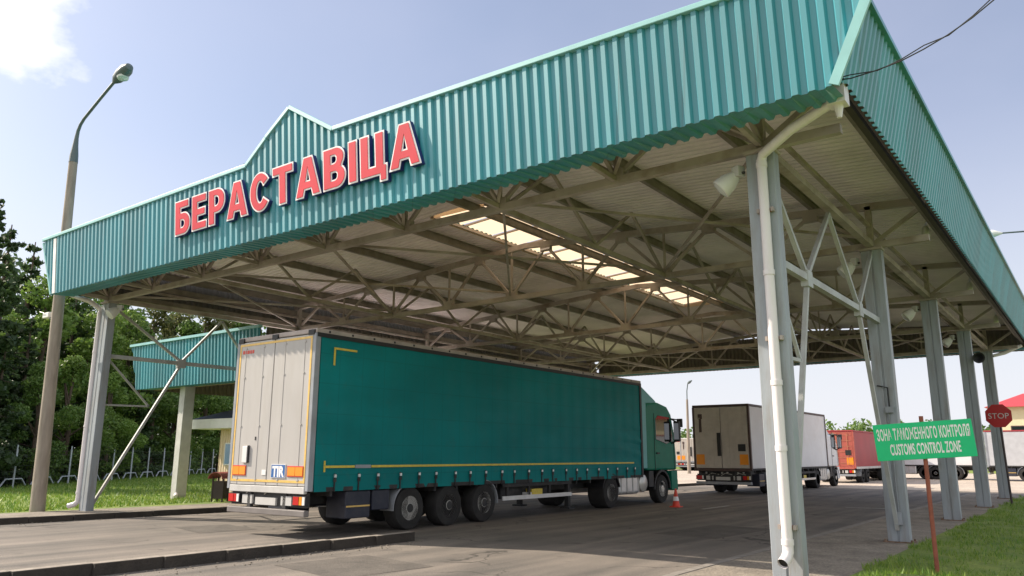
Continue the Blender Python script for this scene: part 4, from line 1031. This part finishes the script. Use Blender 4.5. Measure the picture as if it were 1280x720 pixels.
sp = thing('spotlight', 'small hanging spotlight under the side edge at the second column', 'spotlight', (.92, S+.9, 6.84), 0, group='spotlights under the right side edge')
b = MB(); b.tube([(0, .5, 0), (0, .15, -.28), (0, 0, -.36)], .018, lightgrey, 6); b.build('rod', sp)
b = MB(); b.lathe([(.05, -.12), (.075, -.05), (.085, .12), (.07, .14), (0, .14)], (0, -.03, -.48), (0, -.25, -1), white, 12); b.build('lamp', sp, smooth=True)
for i, wd in ((2, 'third'), (3, 'fourth')):
    c = copy_obj(sp); c.location = (.92, i*S+1.05, 6.84); c['label'] = f'small hanging spotlight under the side edge at the {wd} column'
spk = thing('loudspeaker', 'dark horn loudspeaker on the fourth right column', 'loudspeaker', (.33, 3*S, 4.95))
b = MB(); b.lathe([(.04, -.12), (.06, 0), (.16, .18), (.19, .2), (.15, .19), (.03, .05), (0, .05)], (0, -.05, 0), (.3, -1, -.2), black, 16); b.build('horn', spk, smooth=True)
b = MB(); b.bar((0, .02, 0), (-.15, .02, .05), .04, .04, black); b.build('bracket', spk)

# lamp whose head shows beyond the side facing, pole outside the picture
l2 = thing('street_lamp', 'white lamp head on a thin arm beyond the right side of the canopy', 'street lamp', (7.5, 23.0, 0.03))
b = MB(); b.tube([(0, 0, 0), (0, 0, 9.2)], [.12, .08], concrete, 12); b.build('pole', l2, smooth=True)
b = MB(); b.tube([(0, 0, 9.1), (-.25, -.05, 9.30), (-1.2, -.2, 9.42), (-6.2, -1.0, 9.62)], [.05, .04, .035, .03], lampgrey, 8); b.build('arm', l2, smooth=True)
b = MB(); b.lathe([(.03, -.1), (.07, 0), (.14, .18), (.15, .36), (.08, .52), (0, .54)], (-6.2, -1.0, 9.62), (-5, -.8, .3), white, 14); b.build('lamp_head', l2, smooth=True)
l3 = thing('street_lamp', 'thin distant lamp pole between the green cab and the white lorry', 'street lamp', (-27.6, 58, 0))
b = MB(); b.tube([(0, 0, 0), (.1, 0, 6.8)], [.17, .10], concrete, 10); b.build('pole', l3, smooth=True)
b = MB(); b.tube([(.1, 0, 6.7), (.12, 0, 7.6), (.25, 0, 8.3)], .05, lampgrey, 8); b.lathe([(.08, 0), (.14, .2), (.05, .5)], (.25, 0, 8.3), (.5, 0, .3), lampgrey, 8); b.build('arm', l3)
# cable
b = MB()
pts = [(1.36, -1.2, 6.14), (1.55, -1.35, 6.04), (1.85, -1.4, 6.03), (2.1, -1.4, 6.06), (2.35, -1.4, 6.13), (2.6, -1.4, 6.22), (2.85, -1.4, 6.34), (3.06, -1.4, 6.47), (3.6, -1.4, 6.86), (4.6, -1.4, 7.7), (6.5, -1.4, 9.2)]
b.tube(pts, .008, black, 6)
b.tube([(x+.01, y, z+.02+.03*math.sin(i*2.1)) for i, (x, y, z) in enumerate(pts)], .007, black, 6)
tag(b.build('power_cable', smooth=True), 'twisted black overhead cable running from the canopy corner into the sky', 'cable')
b = MB(); b.tube([(0, 0, 0), (0, 0, 9.6)], [.13, .10], bark, 10); b.bar((-.5, 0, 9.3), (.5, 0, 9.3), .1, .1, bark)
p_ = b.build('utility_pole', loc=(6.5, -1.28, .02)); tag(p_, 'wooden pole holding the far end of the overhead cable', 'pole')

# ------------------------------------------------------------------ signs
gs = thing('road_sign', 'bright green customs control zone board on a rusty red post', 'sign', (1.31, 2.33, .05))
b = MB(); b.tube([(0, 0, -.1), (0, 0, 2.18)], .030, rustred, 10); b.build('post', gs, smooth=True)
b = MB(); b.box(-.65, .65, -.052, -.034, -.265, .265, signgreen); bd = b.build('board', gs, bevel=.004)
ANG = R(3.6)
bd.location = (0, 0, 1.83); bd.rotation_euler = (0, -ANG, R(14))
for txt, zc, wid, hh in (('ЗОНА ТАМОЖЕННОГО КОНТРОЛЯ', .03, 1.22, .16), ('CUSTOMS CONTROL ZONE', -.185, .92, .155)):
    v, f = glyph(txt, hh/.727, .006, 0, 1.06)
    x0 = min(a[0] for a in v); x1 = max(a[0] for a in v)
    g = MB(); g.add([((a[0]-x0)/(x1-x0)*wid - wid/2, -.0545, zc+a[1]) for a in v], f, lwhite)
    g.build('lettering', bd)
ss = thing('stop_sign', 'red octagonal STOP sign on a thin dark post in the grass', 'sign', (.62, 21.9, .03))
b = MB(); b.tube([(0, 0, 0), (-.06, 0, 3.4)], .035, darkpole, 8); b.build('post', ss, smooth=True)
b = MB(); oc = lambda r: [(r*math.cos(R(22.5+45*k))-.06, r*math.sin(R(22.5+45*k))+3.02) for k in range(8)]
b.prism(oc(.43), -.075, -.055, 'xz', stopred); pl = b.build('plate', ss)
v, f = glyph('STOP', .27); x0 = min(a[0] for a in v); x1 = max(a[0] for a in v)
g = MB(); g.add([((a[0]-x0)/(x1-x0)*.62-.37, -.080, 2.925+a[1]) for a in v], f, lightgrey); g.build('lettering', pl)
pl.rotation_euler.z = 0

# ------------------------------------------------------------------ cone, bin, booth
cn = thing('traffic_cone', 'orange red traffic cone beside the front wheel of the green lorry', 'cone', (-8.0, 13.6, 0), scale=.84)
b = MB(); b.box(-.19, .19, -.19, .19, 0, .04, conered); b.lathe([(.15, .04), (.03, .70), (.0, .70)], (0, 0, 0), (0, 0, 1), conered, 18); b.build('body', cn, smooth=True)
b = MB(); b.lathe([(.118, .24), (.088, .40)], (0, 0, 0), (0, 0, 1), lwhite, 18); b.build('white_band', cn, smooth=True)
bn = thing('litter_bin', 'brown litter bin with rounded reddish hood on the left pavement', 'litter bin', (-20.2, 4.8, .11), R(25))
b = MB(); b.box(-.20, .20, -.17, .17, .10, .66, binbrown)
for sx in (-1, 1):
    for sy in (-1, 1): b.box(sx*.19-.02, sx*.19+.02, sy*.16-.02, sy*.16+.02, 0, .80, binbrown)
b.build('bucket', bn)
n = 10; b = MB()
for k in range(n):
    a0, a1 = math.pi*k/n, math.pi*(k+1)/n
    P = lambda a, r: (r*math.cos(a), .74+r*.8*math.sin(a))
    b.prism([P(a0, .27), P(a1, .27), P(a1, .245), P(a0, .245)], -.36, .36, 'xz', binhood)
b.build('hood', bn)
booth = thing('inspection_booth', 'small cream booth with dark blue roof left of the lorry', 'booth', (-21.3, 7.6, .1))
b = MB(); x = -1.3
b.box(-1.3, 1.4, -1.4, 1.6, 0, 2.55, cream)
while x < 1.4:
    b.box(x, x+.02, -1.412, -1.398, .05, 2.5, cream); x += .15
b.build('wall', booth)
b = MB(); b.box(-2.4, 2.3, -1.95, 2.2, 2.45, 2.80, white); b.build('eaves_band', booth, bevel=.01)
b = MB(); b.add([(-2.4, -1.95, 2.81), (2.3, -1.95, 2.81), (2.3, 2.2, 2.81), (-2.4, 2.2, 2.81), (-.5, .1, 3.55), (.5, .1, 3.55)], [(0, 1, 5, 4), (1, 2, 5), (2, 3, 4, 5), (3, 0, 4), (0, 3, 2, 1)], blueroof); b.build('roof', booth)
for xx in (-.95, .5):
    b = MB(); b.box(xx, xx+.62, -1.43, -1.39, 1.15, 1.95, white); wn = b.build('window', booth); g = MB(); g.box(xx+.05, xx+.57, -1.436, -1.425, 1.2, 1.9, winm); g.build('pane', wn)

# ------------------------------------------------------------------ second canopy, left behind
c2 = thing('small_canopy', 'smaller teal canopy on a white column behind the lorry on the left', 'canopy', (0, 0, 0))
zb2, zt2 = 4.02, 5.68
y2 = 4.45
fs2 = wall_sheet(-26.05, -17.9, lerp_fn([(-26.05, 5.6), (-25.65, zb2), (-17.9, zb2)]), lambda u: zt2, lambda u, d, z: (u, y2-d-.07*(z-zb2), z), [-25.65], teal, sheet_back, 'front_fascia', c2)
g = MB(); g.bar((-26.1, y2-.15, zt2+.02), (-17.9, y2-.15, zt2+.02), .14, .09, teal_cap); g.build('cap_flashing', fs2)
wall_sheet(y2, 16, lambda u: zb2, lambda u: zt2, lambda u, d, z: (-25.7-.2*(z-zb2)-d, u, z), [], teal, sheet_back, 'side_fascia', c2)
wall_sheet(y2, 16, lambda u: zb2, lambda u: zt2, lambda u, d, z: (-17.95+.1*(z-zb2)-d, u, z), [], teal, sheet_back, 'side_fascia', c2)
soffit(-25.65, -18.0, y2, y2+.6, zb2+.004, zb2+.03, 'front_soffit', c2)
b = MB(); b.box(-25.75, -18.0, y2+.05, 16, 5.0, 5.06, roofm); b.build('roof_sheet', c2)
for y in (5.2, 9, 13):
    b = MB(); b.bar((-25.65, y, 4.12), (-18.0, y, 4.12), .12, .14, steel); b.bar((-25.65, y, 4.85), (-18.0, y, 4.85), .1, .1, steel)
    for k in range(6): b.bar((-25.6+k*1.25, y, 4.15), (-25.0+k*1.25, y, 4.8), .06, .06, steel); b.bar((-25.0+k*1.25, y, 4.8), (-24.4+k*1.25, y, 4.15), .06, .06, steel)
    b.build('truss', c2)
for x, y in ((-23.15, 5.05), (-23.15, 13.0), (-18.6, 13.0)):
    b = MB(); b.box(x-.17, x+.17, y-.2, y+.2, .08, 4.06, lightgrey); b.build('column', c2, bevel=.012)
b = MB(); b.tube([(-22.95, 4.85, .25), (-22.8, 4.75, .18)], .07, pipem, 10); b.build('pipe_outlet', c2)

# ------------------------------------------------------------------ fence
fence = thing('perimeter_fence', 'grey post fence with wire strands in front of the forest', 'fence', (0, 0, .08))
A = Vector((-31.0, -2.5, 0)); B = Vector((-53.5, 25.5, 0)); nP = 15
step = (B-A)/nP
dirv = step.normalized(); sd = Vector((dirv.y, -dirv.x, 0))
for i in range(nP+1):
    p = A + step*i
    b = MB(); b.bar(p, p+Vector((0, 0, 1.75)), .07, .07, fencem); b.bar(p+Vector((0, 0, 1.72)), p+Vector((0, 0, 1.95)), .05, .05, fencem)
    b.bar(p+Vector((0, 0, .42)), p+dirv*.62+Vector((0, 0, .42)), .05, .05, fencem); b.bar(p+Vector((0, 0, .42)), p-dirv*.62+Vector((0, 0, .42)), .05, .05, fencem)
    b.bar(p+dirv*.62+Vector((0, 0, .42)), p+dirv*.98+Vector((0, 0, .10)), .05, .05, fencem); b.bar(p-dirv*.62+Vector((0, 0, .42)), p-dirv*.98+Vector((0, 0, .10)), .05, .05, fencem)
    b.build('post', fence)
b = MB()
for z in (.25, .5, .75, 1.0, 1.25, 1.5, 1.7): b.bar(A+Vector((0, 0, z)), B+Vector((0, 0, z)), .008, .008, chassis)
k = 0
while k < 138:
    p = A + (B-A)*k/138; b.bar(p+Vector((0, 0, .1)), p+Vector((0, 0, 1.72)), .006, .006, chassis); k += 1
b.build('wire_mesh', fence)

# ------------------------------------------------------------------ building and far scenery on the right
bl = thing('yard_building', 'cream building with a red roof beyond the stop sign', 'building', (6, 84, 0))
b = MB(); b.box(-11.5, 22, 0, 12, 0, 6.6, creamwall); b.box(-3, 24, -1.6, 0, 0, 6.2, creamwall); b.build('wall', bl)
b = MB(); b.add([(-12.1, -.6, 6.6), (-3.2, -.6, 6.6), (22.6, -.6, 6.6), (22.6, 12.6, 6.6), (-12.1, 12.6, 6.6), (-9, 6, 8.3), (19, 6, 8.3)], [(0, 1, 2, 6, 5), (2, 3, 6), (3, 4, 5, 6), (4, 0, 5), (0, 4, 3, 2, 1)], redroof)
b.box(-3.6, 24.6, -2.3, -.61, 6.2, 7.2, redroof); b.build('roof', bl)
for x, zz, y in [(-10, 3.2, -.02), (-7.2, 3.2, -.02), (-4.8, 3.2, -.02), (-1.5, 3.2, -1.62), (1.8, 3.2, -1.62), (5, 3.2, -1.62)]:
    b = MB(); b.box(x, x+1.3, y-.03, y+.03, zz, zz+1.5, browns); wn = b.build('window', bl); g = MB(); g.box(x+.1, x+1.2, y-.04, y-.02, zz+.1, zz+1.4, glass); g.build('pane', wn)

# ------------------------------------------------------------------ trees
def leaf_cloud(centres, radii, n, ls, m, name, parent, flat=.75, seed=0, droop=0.0):
    """many leaf-sized faces spread through clumps"""
    rg = np.random.default_rng(seed)
    C = np.array(centres); Rr = np.array(radii); wgt = Rr**2; wgt = wgt/wgt.sum()
    idx = rg.choice(len(C), n, p=wgt)
    d = rg.normal(size=(n, 3)); d /= np.linalg.norm(d, axis=1)[:, None]
    rad = Rr[idx]*rg.uniform(.35, 1.08, n)**.6
    P = C[idx] + d*rad[:, None]*np.array([1, 1, flat]); P[:, 2] -= droop*rad
    a = rg.normal(size=(n, 3)); a /= np.linalg.norm(a, axis=1)[:, None]
    nn = d*.7 + rg.normal(size=(n, 3))*.6; bb = np.cross(a, nn); bb /= np.linalg.norm(bb, axis=1)[:, None]+1e-6
    s = ls*rg.uniform(.6, 1.4, n)[:, None]
    V = np.stack([P-a*s, P-bb*s*.55, P+a*s, P+bb*s*.55], 1).reshape(-1, 3)
    me = bpy.data.meshes.new(name); me.vertices.add(n*4); me.vertices.foreach_set('co', V.ravel())
    me.loops.add(n*4); me.loops.foreach_set('vertex_index', np.arange(n*4, dtype=np.int32))
    me.polygons.add(n); me.polygons.foreach_set('loop_start', np.arange(0, n*4, 4, dtype=np.int32))
    me.materials.append(m); me.update(calc_edges=True); me.validate()
    o = bpy.data.objects.new(name, me); COL.objects.link(o); o.parent = parent
    return o
def broadleaf(name, label, h, m, seed, n=10500, low=.18):
    rg = random.Random(seed); t = thing(name, label, 'tree', group='forest trees behind the fence')
    b = MB(); b.tube([(0, 0, -.1), (rg.uniform(-.2, .2), 0, h*.4), (rg.uniform(-.4, .4), rg.uniform(-.3, .3), h*.8)], [h*.022, h*.015, h*.005], bark, 8)
    cs, rs_ = [], []
    for k in range(24):
        z = h*(low + (1-low)*rg.random()**.8); f = (z/h-low)/(1-low)
        rr = h*.25*math.sin(math.pi*min(1, .18+.80*f))*rg.uniform(.3, 1.15); a = rg.uniform(0, 6.28)
        c = (rr*math.cos(a), rr*math.sin(a), z); cs.append(c); rs_.append(h*rg.uniform(.055, .12))
        if k % 2 == 0: b.tube([(0, 0, max(h*.15, z*.7)), (c[0]*.5, c[1]*.5, z*.88), c], [h*.008, h*.005, h*.002], bark, 5)
    b.build('trunk', t, smooth=True)
    leaf_cloud(cs, rs_, n, h*.0115, m, 'crown', t, seed=seed)
    return t
def conifer(name, label, h, m, seed, n=5200, base=.12, wid=.17):
    rg = random.Random(seed); t = thing(name, label, 'tree', group='forest trees behind the fence')
    b = MB(); b.tube([(0, 0, -.1), (0, 0, h*.6), (0, 0, h)], [h*.018, h*.011, h*.002], bark, 8)
    cs, rs_ = [], []
    k = 0; z = h*base
    while z < h*.985:
        f = (z-h*base)/(h*(1-base)); R_ = h*wid*(1-f)**.85 + .15
        for j in range(6):
            a = rg.uniform(0, 6.28); q = R_*rg.uniform(.25, 1.1)
            cs.append((q*math.cos(a), q*math.sin(a), z - q*.25 + rg.uniform(-.2, .2))); rs_.append(max(.22, h*.05*(1-f*.8)))
            if j < 3: b.tube([(0, 0, z), (q*math.cos(a), q*math.sin(a), z-q*.25)], [.05, .015], bark, 4)
        z += h*.045
    b.build('trunk', t, smooth=True)
    leaf_cloud(cs, rs_, n, h*.012, m, 'crown', t, flat=.45, seed=seed)
    return t
def pine(name, label, h, m, seed, n=3600):
    rg = random.Random(seed); t = thing(name, label, 'tree', group='forest trees behind the fence')
    b = MB(); b.tube([(0, 0, -.1), (.2, .1, h*.5), (.1, 0, h*.95)], [h*.018, h*.013, h*.004], bark, 8)
    cs, rs_ = [], []
    for k in range(20):
        z = h*rg.uniform(.52, .98); rr = h*.16*rg.uniform(.2, 1.0)*(1.25-z/h); a = rg.uniform(0, 6.28)
        c = (rr*1.8*math.cos(a), rr*1.8*math.sin(a), z); cs.append(c); rs_.append(h*rg.uniform(.045, .085))
        b.tube([(.1, 0, z-h*.03), c], [h*.006, h*.002], bark, 5)
    b.build('trunk', t, smooth=True)
    leaf_cloud(cs, rs_, n, h*.013, m, 'crown', t, flat=.55, seed=seed)
    return t
CAMX, CAMY = 3.425, -10.508
def polar(az, d): return (CAMX - d*math.sin(R(az)), CAMY + d*math.cos(R(az)))
protos = {
 'A': broadleaf('broadleaf_tree', 'bright', 10, leafA, 11), 'B': broadleaf('broadleaf_tree', 'mid', 12, leafB, 12),
 'C': conifer('spruce_tree', 'dark', 15, leafC, 13, n=9000), 'D': conifer('spruce_tree', 'dark', 14, leafC, 17, n=9000, wid=.2, base=.06),
 'P': pine('pine_tree', 'pine', 14, leafP, 14), 'E': broadleaf('broadleaf_tree', 'mid', 9, leafA, 15, low=.08), 'G': broadleaf('broadleaf_tree', 'mid', 11, leafB, 16, low=.05)}
H0 = {'A': 10, 'B': 12, 'C': 15, 'D': 14, 'P': 14, 'E': 9, 'G': 11}
NM = {'A': 'bright leafy birch like tree', 'B': 'mid green broad tree', 'C': 'tall dark spruce', 'D': 'wide dark spruce', 'P': 'high crowned pine', 'E': 'low bright leafy tree', 'G': 'bushy mid green tree'}
used = set()
def fence_d(az):                                           # distance from the camera to the fence along a bearing
    dx, dy = -math.sin(R(az)), math.cos(R(az)); ex, ey = B.x-A.x, B.y-A.y
    return ((A.x-CAMX)*ey - (A.y-CAMY)*ex)/(dx*ey - dy*ex)
layout = [  # kind, bearing left of +Y, distance beyond the fence, height seen at 50 m
 ('C', 72.0, 4, 17.5), ('D', 71.0, 9, 15.5), ('D', 70.4, 3, 9.0), ('C', 69.6, 14, 14.4), ('D', 69.2, 6, 10.0), ('A', 68.6, 11, 12.4), ('B', 67.6, 16, 12.0), ('G', 68.2, 3, 7.0), ('D', 66.9, 12, 11.0),
 ('E', 66.6, 4, 7.6), ('A', 65.6, 9, 10.6), ('B', 64.7, 15, 11.2), ('E', 64.2, 4, 6.6), ('A', 63.4, 10, 10.4), ('D', 62.6, 6, 8.6), ('P', 62.2, 15, 10.6), ('G', 61.6, 5, 7.6),
 ('P', 60.9, 14, 10.4), ('E', 60.3, 4, 6.6), ('B', 59.7, 10, 9.6), ('P', 58.9, 13, 10.6), ('G', 58.4, 5, 7.6), ('P', 57.9, 10, 10.2), ('E', 57.3, 5, 7.0), ('B', 56.6, 9, 10.0), ('P', 56.0, 13, 10.6), ('G', 55.2, 6, 8.0), ('B', 54, 9, 10), ('P', 53, 12, 10.5),
 ('B', 73.2, 8, 13), ('D', 74.0, 5, 12), ('C', 75.5, 8, 16)]
layout = [(k_, az, fence_d(az)+d_, h_*(fence_d(az)+d_)/55) for k_, az, d_, h_ in layout]
# stacks of forest further right (behind the lorries) and far tree line
desc = ['nearest the left picture edge', 'beside the lamp post', 'between the lamp post and the left column', 'seen through the left portal bracing', 'above the small teal canopy', 'beside the white column', 'behind the booth', 'hidden mostly by the lorry']
def tree_desc(az):
    return desc[0] if az > 69 else desc[1] if az > 67 else desc[2] if az > 65 else desc[3] if az > 62.5 else desc[5] if az > 60 else desc[4] if az > 58 else desc[6] if az > 56 else desc[7]
seen = {}
for kd, az, d, hh in layout:
    o = protos[kd] if kd not in used else copy_obj(protos[kd]); used.add(kd)
    x, y = polar(az, d); o.location = (x, y, .05); s = hh/H0[kd]; o.scale = (s*random.uniform(.95, 1.15), s*random.uniform(.95, 1.15), s); o.rotation_euler.z = random.uniform(0, 6.28)
    lab = f'{NM[kd]} {tree_desc(az)}'
    if lab in seen:
        lab = lab.replace('tree', 'tree further back') if 'tree' in lab else lab + ', further back'
    seen[lab] = 1; o['label'] = lab
# dark forest mass behind the front trees
cs, rs_ = [], []
for k in range(460):
    az = random.uniform(50, 78); d = fence_d(az) + random.uniform(17, 42); x, y = polar(az, d); top = (8.6 + 1.6*math.sin(az*1.7) + (3.5 if az > 69 else 0))*d/55
    z = random.uniform(.5, top); cs.append((x, y, z)); rs_.append(random.uniform(1.4, 2.6))
o = leaf_cloud(cs, rs_, 42000, .30, leafC, 'forest', None, seed=5); tag(o, 'dark mass of forest behind the fence trees', 'forest', kind='stuff')
cs, rs_ = [], []
for k in range(150):
    az = random.uniform(50, 78); d = fence_d(az) + random.uniform(2.5, 12); x, y = polar(az, d)
    cs.append((x, y, random.uniform(.2, 1.2))); rs_.append(random.uniform(.5, 1.2))
o = leaf_cloud(cs, rs_, 16000, .14, leafB, 'undergrowth', None, seed=6); tag(o, 'shaded undergrowth along the foot of the forest', 'undergrowth', kind='stuff')
cs, rs_ = [], []
for k in range(900):
    az = random.uniform(-14, 34); d = random.uniform(125, 150); x, y = polar(az, d)
    cs.append((x, y, random.uniform(.5, 5.4+.6*math.sin(az*3)))); rs_.append(random.uniform(1.2, 2.2))
o = leaf_cloud(cs, rs_, 46000, .36, leafB, 'treeline', None, seed=8); tag(o, 'low green tree line along the horizon beyond the parked lorries', 'trees', kind='stuff')
